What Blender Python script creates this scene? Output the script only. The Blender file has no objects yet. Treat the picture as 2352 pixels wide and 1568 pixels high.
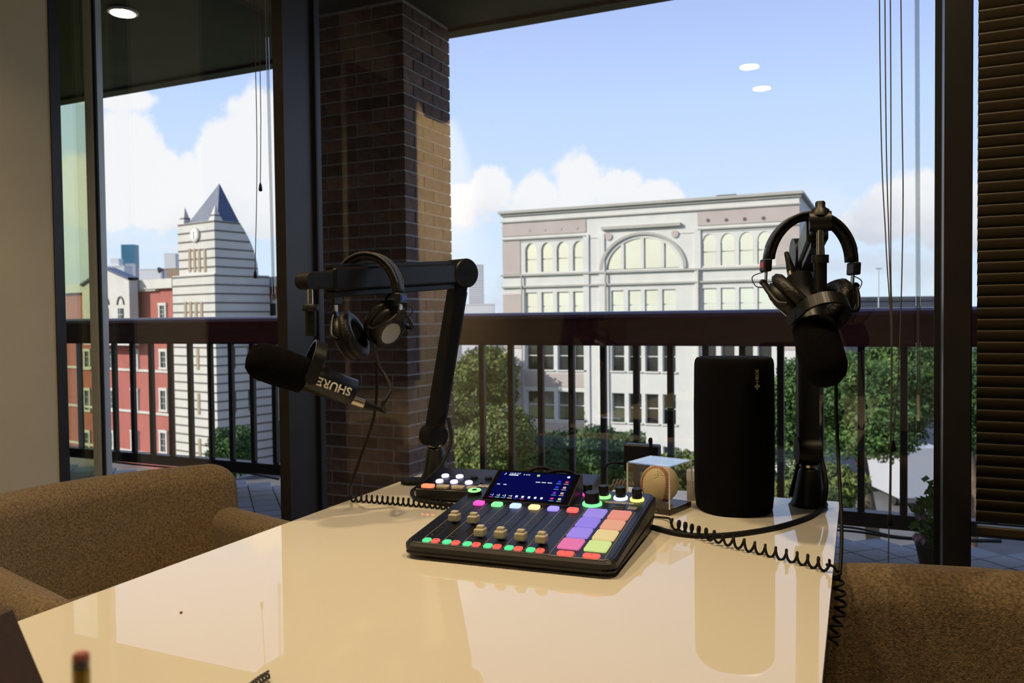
import bpy, math, random
import numpy as np
from mathutils import Matrix, Vector
random.seed(7); np.random.seed(7)
PI = math.pi
SC = bpy.context.scene
COL = SC.collection

# ---------------------------------------------------------------- camera
F_PX = 1900.0; YAW = math.radians(24.7); PITCH = math.radians(-1.63); ROLL = math.radians(0.63); EYE = 1.12
_f = np.array([-math.sin(YAW)*math.cos(PITCH), math.cos(YAW)*math.cos(PITCH), math.sin(PITCH)])
_r0 = np.array([math.cos(YAW), math.sin(YAW), 0.0]); _u0 = np.cross(_r0, _f)
_r = _r0*math.cos(ROLL) - _u0*math.sin(ROLL); _u = _u0*math.cos(ROLL) + _r0*math.sin(ROLL)
CAMP = np.array([0.0, 0.0, EYE])
def ray(x, y): return _f + _r*(x-1176)/F_PX - _u*(y-784)/F_PX
def on_z(x, y, z): d = ray(x, y); return CAMP + d*((z-EYE)/d[2])
def on_y(x, y, Y): d = ray(x, y); return CAMP + d*(Y/d[1])
def on_x(x, y, X): d = ray(x, y); return CAMP + d*(X/d[0])
def at(x, y, d): return CAMP + ray(x, y)*d

cd = bpy.data.cameras.new('camera'); cam = bpy.data.objects.new('camera', cd); COL.objects.link(cam)
cd.sensor_width = 36.0; cd.lens = 36.0*F_PX/2352; cd.clip_start = 0.05; cd.clip_end = 3000
cam.matrix_world = Matrix(((_r[0], _u[0], -_f[0], 0), (_r[1], _u[1], -_f[1], 0), (_r[2], _u[2], -_f[2], EYE), (0, 0, 0, 1)))
cd.dof.use_dof = True; cd.dof.focus_distance = 1.55; cd.dof.aperture_fstop = 9.0
SC.camera = cam

# ---------------------------------------------------------------- exposure
SC.view_settings.view_transform = 'Standard'; SC.view_settings.look = 'None'
SC.view_settings.exposure = 0.0; SC.view_settings.gamma = 1.0; SC.view_settings.use_curve_mapping = False
SC.cycles.max_bounces = 10; SC.cycles.transparent_max_bounces = 16; SC.cycles.sample_clamp_indirect = 6.0

# ---------------------------------------------------------------- world: blue sky with cumulus
W = bpy.data.worlds.new('sky'); SC.world = W; W.use_nodes = True
NT = W.node_tree; NT.nodes.clear()
def N(t, **kw):
    n = NT.nodes.new(t)
    for k, v in kw.items(): setattr(n, k, v)
    return n
def L(a, b): NT.links.new(a, b)
def M(op, a, b=None, c=None):
    n = N('ShaderNodeMath', operation=op)
    for i, v in enumerate((a, b, c)):
        if v is None: continue
        if hasattr(v, 'is_output'): L(v, n.inputs[i])
        else: n.inputs[i].default_value = v
    return n.outputs[0]
def MR(v, a, b, c=0.0, d=1.0):
    n = N('ShaderNodeMapRange', interpolation_type='SMOOTHSTEP'); L(v, n.inputs[0])
    for i, q in enumerate((a, b, c, d)): n.inputs[i+1].default_value = q
    return n.outputs[0]
def MIX(f, a, b):
    n = N('ShaderNodeMix', data_type='RGBA')
    for s, v in ((0, f), (6, a), (7, b)):
        if hasattr(v, 'is_output'): L(v, n.inputs[s])
        else: n.inputs[s].default_value = v if s == 0 else (*v, 1)
    return n.outputs[2]
tc = N('ShaderNodeTexCoord'); sep = N('ShaderNodeSeparateXYZ'); L(tc.outputs['Generated'], sep.inputs[0])
DEG = 180/PI
az = M('MULTIPLY', M('ARCTAN2', sep.outputs[0], sep.outputs[1]), DEG)
el = M('MULTIPLY', M('ARCSINE', sep.outputs[2]), DEG)
def noise(scale, detail, rough, sx=1.0, sz=1.0, off=0.0):
    m = N('ShaderNodeMapping'); m.inputs['Scale'].default_value = (sx, sx, sz); m.inputs['Location'].default_value = (off, off, off)
    L(tc.outputs['Generated'], m.inputs[0]); n = N('ShaderNodeTexNoise'); L(m.outputs[0], n.inputs['Vector'])
    n.inputs['Scale'].default_value = scale; n.inputs['Detail'].default_value = detail; n.inputs['Roughness'].default_value = rough
    return n.outputs[0]
n1 = noise(14, 8, 0.6); n2 = noise(5, 5, 0.55, off=3.1); n4 = noise(42, 6, 0.62, off=1.7); n3 = noise(9, 6, 0.6, sz=2.2, off=7.7)
# cloud heads, each at an azimuth / elevation of its own
def dirdeg(x, y): d = ray(x, y); d = d/np.linalg.norm(d); return math.degrees(math.atan2(d[0], d[1])), math.degrees(math.asin(d[2]))
heads = [  # pixel x, y, half width, half height
    (300, 370, 75, 125), (235, 440, 90, 90), (375, 440, 60, 95), (450, 440, 60, 95), (500, 380, 55, 110), (580, 340, 65, 135), (640, 370, 60, 140), (170, 440, 80, 80), (270, 225, 90, 26), (420, 485, 170, 50), (600, 480, 100, 60),
    (1125, 440, 65, 75), (1060, 470, 55, 55), (1230, 460, 65, 60), (1335, 425, 65, 85), (1415, 450, 70, 65), (1500, 465, 65, 50), (1300, 490, 230, 40),
    (2040, 490, 80, 65), (2115, 460, 80, 60), (1990, 520, 60, 40), (2200, 500, 90, 80),
    (-120, 420, 200, 160), (850, 480, 160, 130), (2500, 430, 200, 140)]
mask = None
nz = M('MULTIPLY', M('SUBTRACT', n1, 0.5), 1.25)
for (hx, hy, rx, ry) in heads:
    a0, e0 = dirdeg(hx, hy); sx = math.degrees(rx/F_PX)*0.97; sy = math.degrees(ry/F_PX)*0.97
    dx = M('DIVIDE', M('SUBTRACT', az, a0), sx); dy = M('DIVIDE', M('SUBTRACT', el, e0), sy)
    r2 = M('SQRT', M('ADD', M('MULTIPLY', dx, dx), M('MULTIPLY', dy, dy)))
    v = M('SUBTRACT', 1.0, r2)
    mask = v if mask is None else M('SMOOTH_MAX', mask, v, 0.25)
head_mask = MR(M('ADD', M('ADD', mask, nz), M('MULTIPLY', M('SUBTRACT', n4, 0.5), 0.75)), -0.08, 0.24)
# scattered cumulus over the rest of the sky, away from the view too
scat = M('MULTIPLY', MR(M('ADD', M('MULTIPLY', n3, 0.6), M('MULTIPLY', n2, 0.4)), 0.60, 0.70), MR(el, 20, 36))
low = M('MULTIPLY', MR(n3, 0.42, 0.6), M('MULTIPLY', MR(el, 11, 4), 0.55))
cloud = M('MAXIMUM', head_mask, M('MAXIMUM', M('MULTIPLY', scat, 0.75), low))
zen = MR(el, 4, 48)
ramp = N('ShaderNodeValToRGB'); L(M('DIVIDE', M('MAXIMUM', el, 0.0), 90.0), ramp.inputs[0])
cr = ramp.color_ramp
for p, c in ((0.0, (0.86, 1.02, 1.14)), (0.06, (0.80, 0.98, 1.20)), (0.15, (0.66, 0.86, 1.25)), (0.22, (0.52, 0.68, 1.14)), (0.5, (0.24, 0.38, 0.84)), (1.0, (0.14, 0.26, 0.66))):
    if p in (0.0, 1.0): e = cr.elements[0 if p == 0.0 else len(cr.elements)-1]; e.position = p
    else: e = cr.elements.new(p)
    e.color = (*c, 1)
shade = MR(M('ADD', M('ADD', M('MULTIPLY', n2, 9.0), M('MULTIPLY', n1, 5.0)), M('SUBTRACT', el, 8.5)), 0.0, 6.5)
ccol = MIX(shade, (0.72, 0.77, 0.88), (1.10, 1.11, 1.13))
sky = MIX(cloud, ramp.outputs[0], ccol)
sky = MIX(MR(el, -0.3, -2.0), sky, (0.16, 0.17, 0.15))
# pale glow round the low sun behind the room
SUND = Vector((-0.66, -0.58, 0.47)).normalized()
vd = N('ShaderNodeVectorMath', operation='DOT_PRODUCT'); L(tc.outputs['Generated'], vd.inputs[0]); vd.inputs[1].default_value = SUND
gl_ = M('MULTIPLY', M('POWER', M('MAXIMUM', vd.outputs['Value'], 0.0), 3.0), MR(el, -1.0, 1.0))
sky = MIX(M('MULTIPLY', gl_, 0.6), sky, (1.75, 1.55, 1.10))
bg = N('ShaderNodeBackground'); L(sky, bg.inputs[0]); bg.inputs[1].default_value = 1.0
out = N('ShaderNodeOutputWorld'); L(bg.outputs[0], out.inputs[0])
W.cycles.sampling_method = 'MANUAL'; W.cycles.sample_map_resolution = 1024

# ---------------------------------------------------------------- sun: low, behind the room and to the left
sd = bpy.data.lights.new('sun', 'SUN'); so = bpy.data.objects.new('sun', sd); COL.objects.link(so)
sd.energy = 6.0; sd.angle = math.radians(0.6); sd.color = (1.0, 0.95, 0.86)
so.rotation_euler = Vector((-0.66, -0.58, 0.47)).to_track_quat('Z', 'Y').to_euler()

# ================================================================ helpers
MATW = {}
def wm(o): return MATW.get(o.name, Matrix.Identity(4))
def tag(o, label=None, cat=None, group=None, kind=None):
    if label: o['label'] = label
    if cat: o['category'] = cat
    if group: o['group'] = group
    if kind: o['kind'] = kind
    return o
def empty(name, loc=(0, 0, 0), rz=0.0, label=None, cat=None, group=None, kind=None, mat=None):
    o = bpy.data.objects.new(name, None); COL.objects.link(o); o.empty_display_size = 0.05
    m = mat if mat is not None else Matrix.Translation(Vector(loc)) @ Matrix.Rotation(rz, 4, 'Z')
    o.matrix_world = m; MATW[o.name] = m
    return tag(o, label, cat, group, kind)
class MB:
    def __init__(s): s.v = []; s.f = []; s.sm = []
    def add(s, vs, fs, smooth=False):
        k = len(s.v); s.v.extend([tuple(map(float, p)) for p in vs]); s.f.extend([tuple(k+i for i in q) for q in fs]); s.sm.extend([smooth]*len(fs)); return s
    def box(s, a, b, m=None):
        (x0, y0, z0), (x1, y1, z1) = a, b
        vs = [(x0, y0, z0), (x1, y0, z0), (x1, y1, z0), (x0, y1, z0), (x0, y0, z1), (x1, y0, z1), (x1, y1, z1), (x0, y1, z1)]
        if m is not None: vs = [m @ Vector(v) for v in vs]
        return s.add(vs, [(3, 2, 1, 0), (4, 5, 6, 7), (0, 1, 5, 4), (1, 2, 6, 5), (2, 3, 7, 6), (3, 0, 4, 7)])
    def rbox(s, c, size, r, n=4, m=None, fn=None, seg=1):
        # box with rounded edges; fn bends it
        hx, hy, hz = [q/2 for q in size]; r = min(r, hx, hy, hz)
        def axis(h):
            i = h-r; t = [-h*1.0]
            a = [-(i)-r*math.tan(PI/4*(1-k/n)) for k in range(n)]
            mid = [-i + 2*i*k/seg for k in range(seg+1)]
            b = [i+r*math.tan(PI/4*k/n) for k in range(1, n+1)]
            return a+mid+b
        X, Y, Z = axis(hx), axis(hy), axis(hz)
        idx = {}; vs = []
        def vert(i, j, k):
            if (i, j, k) in idx: return idx[(i, j, k)]
            p = Vector((X[i], Y[j], Z[k])); q = Vector((max(-hx+r, min(hx-r, p.x)), max(-hy+r, min(hy-r, p.y)), max(-hz+r, min(hz-r, p.z))))
            d = p-q
            if d.length > 1e-9: p = q+d.normalized()*r
            if fn: p = Vector(fn(p))
            p = p+Vector(c)
            if m is not None: p = m @ p
            idx[(i, j, k)] = len(vs); vs.append(p); return idx[(i, j, k)]
        fs = []; nx, ny, nz_ = len(X)-1, len(Y)-1, len(Z)-1
        for i in range(nx):
            for j in range(ny):
                fs.append((vert(i, j, 0), vert(i, j+1, 0), vert(i+1, j+1, 0), vert(i+1, j, 0)))
                fs.append((vert(i, j, nz_), vert(i+1, j, nz_), vert(i+1, j+1, nz_), vert(i, j+1, nz_)))
            for k in range(nz_):
                fs.append((vert(i, 0, k), vert(i+1, 0, k), vert(i+1, 0, k+1), vert(i, 0, k+1)))
                fs.append((vert(i, ny, k), vert(i, ny, k+1), vert(i+1, ny, k+1), vert(i+1, ny, k)))
        for j in range(ny):
            for k in range(nz_):
                fs.append((vert(0, j, k), vert(0, j, k+1), vert(0, j+1, k+1), vert(0, j+1, k)))
                fs.append((vert(nx, j, k), vert(nx, j+1, k), vert(nx, j+1, k+1), vert(nx, j, k+1)))
        return s.add(vs, fs, n > 2)
    def cyl(s, p0, p1, r0, r1=None, n=16, caps=True, smooth=True):
        r1 = r0 if r1 is None else r1; p0 = Vector(p0); p1 = Vector(p1); d = (p1-p0).normalized()
        a = d.orthogonal().normalized(); b = d.cross(a); vs = []
        for p, r in ((p0, r0), (p1, r1)):
            for i in range(n): t = 2*PI*i/n; vs.append(p+a*(r*math.cos(t))+b*(r*math.sin(t)))
        s.add(vs, [(i, (i+1) % n, n+(i+1) % n, n+i) for i in range(n)], smooth)
        if caps:
            s.add(vs[:n], [tuple(reversed(range(n)))]); s.add(vs[n:], [tuple(range(n))])
        return s
    def lathe(s, p0, axis, prof, n=24, smooth=True, sx=1.0, side=None):
        # prof: (distance along the axis, radius)
        p0 = Vector(p0); d = Vector(axis).normalized(); a = Vector(side).normalized() if side else d.orthogonal().normalized(); a = (a-d*a.dot(d)).normalized(); b = d.cross(a); vs = []
        for h, r in prof:
            for i in range(n): t = 2*PI*i/n; vs.append(p0+d*h+a*(r*math.cos(t)*sx)+b*(r*math.sin(t)))
        fs = []
        for k in range(len(prof)-1):
            fs += [(k*n+i, k*n+(i+1) % n, (k+1)*n+(i+1) % n, (k+1)*n+i) for i in range(n)]
        s.add(vs, fs, smooth); s.add(vs[:n], [tuple(reversed(range(n)))]); s.add(vs[-n:], [tuple(range(n))]); return s
    def tube(s, pts, r, n=8, closed=False):
        P = [Vector(p) for p in pts]; m_ = len(P); vs = []; prev = None
        for i in range(m_):
            if closed: t = (P[(i+1) % m_]-P[i-1]).normalized()
            else: t = (P[min(i+1, m_-1)]-P[max(i-1, 0)]).normalized()
            if prev is None: a = t.orthogonal().normalized()
            else: a = prev-t*prev.dot(t); a = a.normalized() if a.length > 1e-6 else t.orthogonal().normalized()
            prev = a; b = t.cross(a); rr = r(i/(m_-1)) if callable(r) else r
            for k in range(n): q = 2*PI*k/n; vs.append(P[i]+a*(rr*math.cos(q))+b*(rr*math.sin(q)))
        fs = []
        for i in range(m_ if closed else m_-1):
            j = (i+1) % m_
            fs += [(i*n+k, i*n+(k+1) % n, j*n+(k+1) % n, j*n+k) for k in range(n)]
        s.add(vs, fs, True)
        if not closed: s.add(vs[:n], [tuple(reversed(range(n)))]); s.add(vs[-n:], [tuple(range(n))])
        return s
    def prism(s, poly, a, b, axis='z', m=None, smooth=False):
        # polygon extruded along an axis from a to b
        def P(u, v, w):
            p = {'z': (u, v, w), 'y': (u, w, v), 'x': (w, u, v)}[axis]
            return m @ Vector(p) if m is not None else p
        n = len(poly); vs = [P(u, v, a) for u, v in poly]+[P(u, v, b) for u, v in poly]
        s.add(vs, [tuple(reversed(range(n))), tuple(range(n, 2*n))])
        return s.add(vs, [(i, (i+1) % n, n+(i+1) % n, n+i) for i in range(n)], smooth)
    def text(s, txt, size, m, bold=0.0, align='CENTER'):
        vs, fs = text_geo(txt, size, align, bold)
        s.add([m @ Vector(v) for v in vs], fs); return s
    def build(s, name, mat, parent=None, world=False, loc=None, label=None):
        me = bpy.data.meshes.new(name)
        vs = s.v
        if parent is not None and world:
            inv = wm(parent).inverted(); vs = [tuple(inv @ Vector(v)) for v in vs]
        if parent is None and loc is not None:
            vs = [(v[0]-loc[0], v[1]-loc[1], v[2]-loc[2]) for v in vs]
        me.from_pydata(vs, [], s.f); me.polygons.foreach_set('use_smooth', s.sm)
        me.materials.append(MAT[mat] if isinstance(mat, str) else mat); me.update()
        fix_normals(me)
        o = bpy.data.objects.new(name, me); COL.objects.link(o)
        if parent is not None: o.parent = parent; MATW[o.name] = wm(parent)
        elif loc is not None: o.location = loc; MATW[o.name] = Matrix.Translation(Vector(loc))
        if label: o['label'] = label
        return o
import bmesh
def fix_normals(me):
    if len(me.polygons) > 30000: return
    bm = bmesh.new(); bm.from_mesh(me); bmesh.ops.recalc_face_normals(bm, faces=bm.faces); bm.to_mesh(me); bm.free()
_TXT = {}
def text_geo(txt, size, align, bold=0.0):
    k = (txt, size, align, bold)
    if k not in _TXT:
        cu = bpy.data.curves.new('t', 'FONT'); cu.body = txt; cu.size = size; cu.align_x = align; cu.align_y = 'CENTER'; cu.resolution_u = 3; cu.offset = bold*size
        o = bpy.data.objects.new('t', cu); COL.objects.link(o); dg = bpy.context.evaluated_depsgraph_get(); dg.update()
        me = bpy.data.meshes.new_from_object(o.evaluated_get(dg))
        _TXT[k] = ([tuple(v.co) for v in me.vertices], [tuple(p.vertices) for p in me.polygons])
        bpy.data.objects.remove(o); bpy.data.curves.remove(cu); bpy.data.meshes.remove(me)
    return _TXT[k]
def copy_obj(o, parent, loc=None):
    c = o.copy(); COL.objects.link(c); c.parent = parent
    if loc is not None: c.location = loc
    MATW[c.name] = wm(parent) if parent is not None else Matrix.Identity(4)
    return c
def spline(pts, n=12):
    # Catmull-Rom through points
    P = [Vector(p) for p in pts]; P = [P[0]*2-P[1]]+P+[P[-1]*2-P[-2]]; o = []
    for i in range(1, len(P)-2):
        for k in range(n):
            t = k/n; a, b, c, d = P[i-1:i+3]
            o.append(0.5*((2*b)+(c-a)*t+(2*a-5*b+4*c-d)*t*t+(3*b-a-3*c+d)*t**3))
    o.append(P[-2]); return o
def coil(pts, R, pitch, squash=1.0, n=14, up=Vector((0, 0, 1))):
    # helix wound round a smooth path
    P = spline(pts, 24); Ls = [0.0]
    for i in range(1, len(P)): Ls.append(Ls[-1]+(P[i]-P[i-1]).length)
    T = Ls[-1]; turns = int(T/pitch); o = []; j = 0
    for k in range(turns*n+1):
        d = T*k/(turns*n)
        while j < len(P)-2 and Ls[j+1] < d: j += 1
        t = (d-Ls[j])/max(1e-9, Ls[j+1]-Ls[j]); c = P[j].lerp(P[j+1], t); tg = (P[j+1]-P[j]).normalized()
        a = up-tg*up.dot(tg)
        a = a.normalized() if a.length > 0.2 else Vector((1, 0, 0)); b = tg.cross(a); q = 2*PI*k/n
        o.append(c+a*(R*math.cos(q))+b*(R*squash*math.sin(q)))
    return o

# ================================================================ materials
MAT = {}
def mat(name, col, rough=0.5, metal=0.0, spec=0.5, var=0.0, vscale=20.0, bump=0.0, bscale=60.0, coat=0.0, emit=None, estr=0.0, rnd=0.0, sheen=0.0, col2=None, stretch=(1, 1, 1)):
    m = bpy.data.materials.new(name); m.use_nodes = True; nt = m.node_tree; b = nt.nodes['Principled BSDF']
    b.inputs['Roughness'].default_value = rough; b.inputs['Metallic'].default_value = metal; b.inputs['Specular IOR Level'].default_value = spec
    b.inputs['Base Color'].default_value = (*col, 1)
    if coat: b.inputs['Coat Weight'].default_value = coat; b.inputs['Coat Roughness'].default_value = 0.004
    if sheen: b.inputs['Sheen Weight'].default_value = sheen
    if emit: b.inputs['Emission Color'].default_value = (*emit, 1); b.inputs['Emission Strength'].default_value = estr
    tcn = nt.nodes.new('ShaderNodeTexCoord'); mp = nt.nodes.new('ShaderNodeMapping'); mp.inputs['Scale'].default_value = stretch; nt.links.new(tcn.outputs['Object'], mp.inputs[0])
    last = None
    if var or col2:
        n = nt.nodes.new('ShaderNodeTexNoise'); n.inputs['Scale'].default_value = vscale; n.inputs['Detail'].default_value = 5; nt.links.new(mp.outputs[0], n.inputs['Vector'])
        mx = nt.nodes.new('ShaderNodeMix'); mx.data_type = 'RGBA'
        ra = nt.nodes.new('ShaderNodeMapRange'); ra.inputs[1].default_value = 0.32; ra.inputs[2].default_value = 0.68; nt.links.new(n.outputs[0], ra.inputs[0]); nt.links.new(ra.outputs[0], mx.inputs[0])
        c2 = col2 if col2 else tuple(c*(1-var) for c in col); c1 = col if col2 else tuple(min(1, c*(1+var)) for c in col)
        mx.inputs[6].default_value = (*c1, 1); mx.inputs[7].default_value = (*c2, 1); last = mx.outputs[2]
    if rnd:
        oi = nt.nodes.new('ShaderNodeObjectInfo'); hs = nt.nodes.new('ShaderNodeHueSaturation')
        mr = nt.nodes.new('ShaderNodeMapRange'); mr.inputs[3].default_value = 1-rnd; mr.inputs[4].default_value = 1+rnd; nt.links.new(oi.outputs['Random'], mr.inputs[0]); nt.links.new(mr.outputs[0], hs.inputs['Value'])
        if last: nt.links.new(last, hs.inputs['Color'])
        else: hs.inputs['Color'].default_value = (*col, 1)
        last = hs.outputs[0]
    if last: nt.links.new(last, b.inputs['Base Color'])
    if bump:
        n = nt.nodes.new('ShaderNodeTexNoise'); n.inputs['Scale'].default_value = bscale; n.inputs['Detail'].default_value = 4; nt.links.new(mp.outputs[0], n.inputs['Vector'])
        bp = nt.nodes.new('ShaderNodeBump'); bp.inputs['Strength'].default_value = bump; bp.inputs['Distance'].default_value = 0.003; nt.links.new(n.outputs[0], bp.inputs['Height']); nt.links.new(bp.outputs[0], b.inputs['Normal'])
    MAT[name] = m; return m
def glass(name, tint=(0.9, 0.93, 0.92), f0=0.06, gl=(1, 1, 1)):
    m = bpy.data.materials.new(name); m.use_nodes = True; nt = m.node_tree; nt.nodes.clear()
    t = nt.nodes.new('ShaderNodeBsdfTransparent'); t.inputs[0].default_value = (*tint, 1)
    g = nt.nodes.new('ShaderNodeBsdfGlossy'); g.inputs['Roughness'].default_value = 0.0; g.inputs[0].default_value = (*gl, 1)
    lw = nt.nodes.new('ShaderNodeLayerWeight'); lw.inputs[0].default_value = 0.5
    p = nt.nodes.new('ShaderNodeMath'); p.operation = 'POWER'; p.inputs[1].default_value = 5.0; nt.links.new(lw.outputs['Facing'], p.inputs[0])
    ml = nt.nodes.new('ShaderNodeMath'); ml.operation = 'MULTIPLY_ADD'; ml.inputs[1].default_value = 1-f0; ml.inputs[2].default_value = f0; nt.links.new(p.outputs[0], ml.inputs[0])
    mx = nt.nodes.new('ShaderNodeMixShader'); o = nt.nodes.new('ShaderNodeOutputMaterial')
    nt.links.new(ml.outputs[0], mx.inputs[0]); nt.links.new(t.outputs[0], mx.inputs[1]); nt.links.new(g.outputs[0], mx.inputs[2]); nt.links.new(mx.outputs[0], o.inputs[0])
    MAT[name] = m; return m
def glow(name, col, s):
    return mat(name, tuple(c*0.12 for c in col), rough=0.5, spec=0.2, emit=col, estr=s)
mat('carpet', (0.07, 0.06, 0.05), 0.95, var=0.3, vscale=80)
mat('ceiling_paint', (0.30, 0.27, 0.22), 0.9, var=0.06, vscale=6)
mat('wall_paint', (0.70, 0.61, 0.42), 0.7, var=0.05, vscale=3, bump=0.1, bscale=200)
mat('dark_panel', (0.015, 0.013, 0.012), 0.35, var=0.2)
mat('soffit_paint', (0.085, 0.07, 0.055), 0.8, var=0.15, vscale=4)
mat('slab', (0.25, 0.22, 0.19), 0.9, var=0.1)
mat('bronze_frame', (0.030, 0.027, 0.027), 0.36, metal=0.3, var=0.12, vscale=12)
mat('aluminium', (0.62, 0.62, 0.60), 0.35, metal=0.2, var=0.05)
mat('gasket', (0.006, 0.006, 0.007), 0.6, var=0.2)
glass('window_glass', (0.975, 0.98, 0.985), 0.07)
glass('partition_glass', (0.80, 0.84, 0.66), 0.09)
mat('tile', (0.15, 0.16, 0.19), 0.5, rnd=0.12, var=0.10, vscale=6)
mat('grout', (0.05, 0.05, 0.055), 0.9, var=0.2)
mat('rail_paint', (0.12, 0.016, 0.022), 0.38, var=0.22, vscale=7, coat=0.15, stretch=(1, 6, 6))
mat('baluster_paint', (0.020, 0.013, 0.011), 0.45, var=0.2, vscale=9)
mat('brick', (0.20, 0.115, 0.088), 0.9, rnd=0.35, var=0.25, vscale=25, bump=0.6, bscale=90)
mat('mortar', (0.52, 0.50, 0.49), 0.95, var=0.15, vscale=40, bump=0.4, bscale=150)
mat('table_top', (0.80, 0.755, 0.65), 0.5, spec=0.0, var=0.02, vscale=2, coat=1.0)
mat('table_edge', (0.62, 0.62, 0.66), 0.3, var=0.03)
mat('table_leg', (0.35, 0.34, 0.33), 0.35, metal=0.6, var=0.05)
mat('chair_fabric', (0.30, 0.21, 0.11), 0.95, col2=(0.10, 0.068, 0.034), vscale=190, bump=0.9, bscale=420, sheen=0.15)
mat('chair_wood', (0.12, 0.07, 0.04), 0.5, var=0.2)
mat('black_plastic', (0.005, 0.005, 0.0055), 0.45, var=0.15, vscale=40)
mat('black_metal', (0.008, 0.008, 0.009), 0.40, metal=0.2, var=0.12, vscale=30)
mat('black_rubber', (0.004, 0.0035, 0.0035), 0.62, spec=0.3, var=0.2, vscale=60)
mat('foam', (0.003, 0.0025, 0.0025), 0.98, spec=0.1, var=0.3, vscale=300, bump=1.0, bscale=700)
mat('leatherette', (0.008, 0.007, 0.006), 0.42, var=0.25, vscale=90, bump=0.5, bscale=250)
mat('chrome', (0.75, 0.72, 0.66), 0.18, metal=1.0, var=0.05)
mat('brushed_steel', (0.55, 0.50, 0.42), 0.33, metal=1.0, var=0.08)
mat('print_white', (0.75, 0.74, 0.70), 0.5, var=0.02)
mat('print_gold', (0.66, 0.57, 0.36), 0.5, var=0.05)
mat('print_line', (0.36, 0.31, 0.19), 0.5, var=0.05)
mat('print_grey', (0.22, 0.22, 0.22), 0.5, var=0.05)
mat('plate_silver', (0.50, 0.54, 0.60), 0.25, metal=0.6, var=0.05)
mat('plate_teal', (0.02, 0.28, 0.34), 0.4, var=0.05)
mat('plate_blue', (0.01, 0.03, 0.45), 0.4, var=0.05)
mat('plate_red', (0.5, 0.03, 0.02), 0.4, var=0.05)
mat('mixer_body', (0.010, 0.0095, 0.010), 0.45, var=0.1, vscale=50)
mat('mixer_top', (0.006, 0.008, 0.018), 0.36, var=0.08, vscale=40)
mat('fader_cap', (0.56, 0.52, 0.40), 0.4, var=0.05)
mat('pale_button', (0.60, 0.53, 0.38), 0.45, var=0.04)
mat('speaker_cloth', (0.002, 0.0016, 0.0016), 0.9, spec=0.12, var=0.3, vscale=400, bump=0.5, bscale=900)
mat('ball_leather', (0.88, 0.74, 0.43), 0.6, var=0.06, vscale=18, bump=0.15, bscale=150)
mat('stitch', (0.42, 0.045, 0.02), 0.7, var=0.15)
mat('case_base', (0.035, 0.026, 0.02), 0.3, var=0.1)
glass('acrylic', (0.97, 0.97, 0.98), 0.05)
mat('can_body', (0.52, 0.46, 0.36), 0.4, var=0.05)
mat('can_cap', (0.82, 0.82, 0.80), 0.4, var=0.03)
mat('blind_slat', (0.050, 0.037, 0.019), 0.42, var=0.08, vscale=10)
mat('cord_grey', (0.10, 0.095, 0.09), 0.7, var=0.1)
glass('wand', (0.82, 0.84, 0.84), 0.22)
mat('pencil_paint', (0.48, 0.30, 0.04), 0.4, var=0.05)
mat('eraser', (0.55, 0.20, 0.17), 0.8, var=0.05)
mat('mug', (0.10, 0.08, 0.07), 0.4, var=0.05)
mat('pouch', (0.045, 0.022, 0.013), 0.6, var=0.2, bump=0.3)
mat('lamp_white', (0.8, 0.78, 0.72), 0.4, var=0.03)
glow('lamp_lens', (1.0, 0.88, 0.66), 30.0)
# exterior
mat('stucco_cream', (0.58, 0.58, 0.55), 0.9, var=0.05, vscale=0.8)
mat('stucco_pink', (0.42, 0.365, 0.34), 0.9, var=0.05, vscale=0.8)
mat('stucco_edge', (0.37, 0.365, 0.33), 0.9, var=0.05, vscale=0.8)
mat('red_stucco', (0.34, 0.10, 0.08), 0.9, var=0.08, vscale=0.7)
mat('pale_stucco', (0.52, 0.51, 0.47), 0.9, var=0.05, vscale=0.7)
mat('stripe_dark', (0.11, 0.10, 0.095), 0.9, var=0.1)
mat('slate_roof', (0.055, 0.075, 0.13), 0.45, var=0.12, vscale=1.5)
mat('slit_tan', (0.30, 0.24, 0.16), 0.8, var=0.1)
mat('pane_sky_tint', (1.0, 0.96, 0.78), 0.03, metal=1.0, var=0.03, vscale=0.5)  # warm tint stands for the bright sky mirrored in upper panes
mat('pane_dark', (0.22, 0.22, 0.21), 0.08, metal=0.9, var=0.2, vscale=0.5)  # darker tint puts the dimmer lower-floor reflections into the colour
mat('pane_green', (0.02, 0.035, 0.04), 0.1, spec=0.7, var=0.2, vscale=1)
mat('blue_glass', (0.06, 0.20, 0.30), 0.25, metal=0.4, var=0.15, vscale=0.05)
mat('haze_white', (0.72, 0.72, 0.70), 0.9, var=0.05, vscale=0.05)
mat('haze_grey', (0.40, 0.42, 0.46), 0.9, var=0.08, vscale=0.05)
mat('dark_roof', (0.06, 0.07, 0.085), 0.8, var=0.15, vscale=0.2)
mat('tan_box', (0.34, 0.27, 0.17), 0.8, var=0.1)
mat('asphalt', (0.13, 0.13, 0.135), 0.95, var=0.2, vscale=0.3)
mat('grass', (0.10, 0.16, 0.035), 0.95, var=0.35, vscale=0.6)
mat('bark', (0.10, 0.07, 0.05), 0.95, var=0.3, vscale=3)
mat('truck_white', (0.42, 0.43, 0.47), 0.5, var=0.03)
mat('tyre', (0.02, 0.02, 0.02), 0.9, var=0.1)
mat('petal', (0.62, 0.42, 0.60), 0.7, var=0.1)
def leaf_mat(name, c1, c2):
    m = mat(name, c1, 0.6, col2=c2, vscale=0.9, spec=0.3); b = m.node_tree.nodes['Principled BSDF']
    b.inputs['Transmission Weight'].default_value = 0.0
    b.inputs['Subsurface Weight'].default_value = 0.0
leaf_mat('leaf_olive', (0.144, 0.173, 0.040), (0.054, 0.090, 0.022))
leaf_mat('leaf_green', (0.082, 0.155, 0.036), (0.028, 0.068, 0.020))
leaf_mat('leaf_dark', (0.050, 0.108, 0.025), (0.018, 0.047, 0.014))
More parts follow.
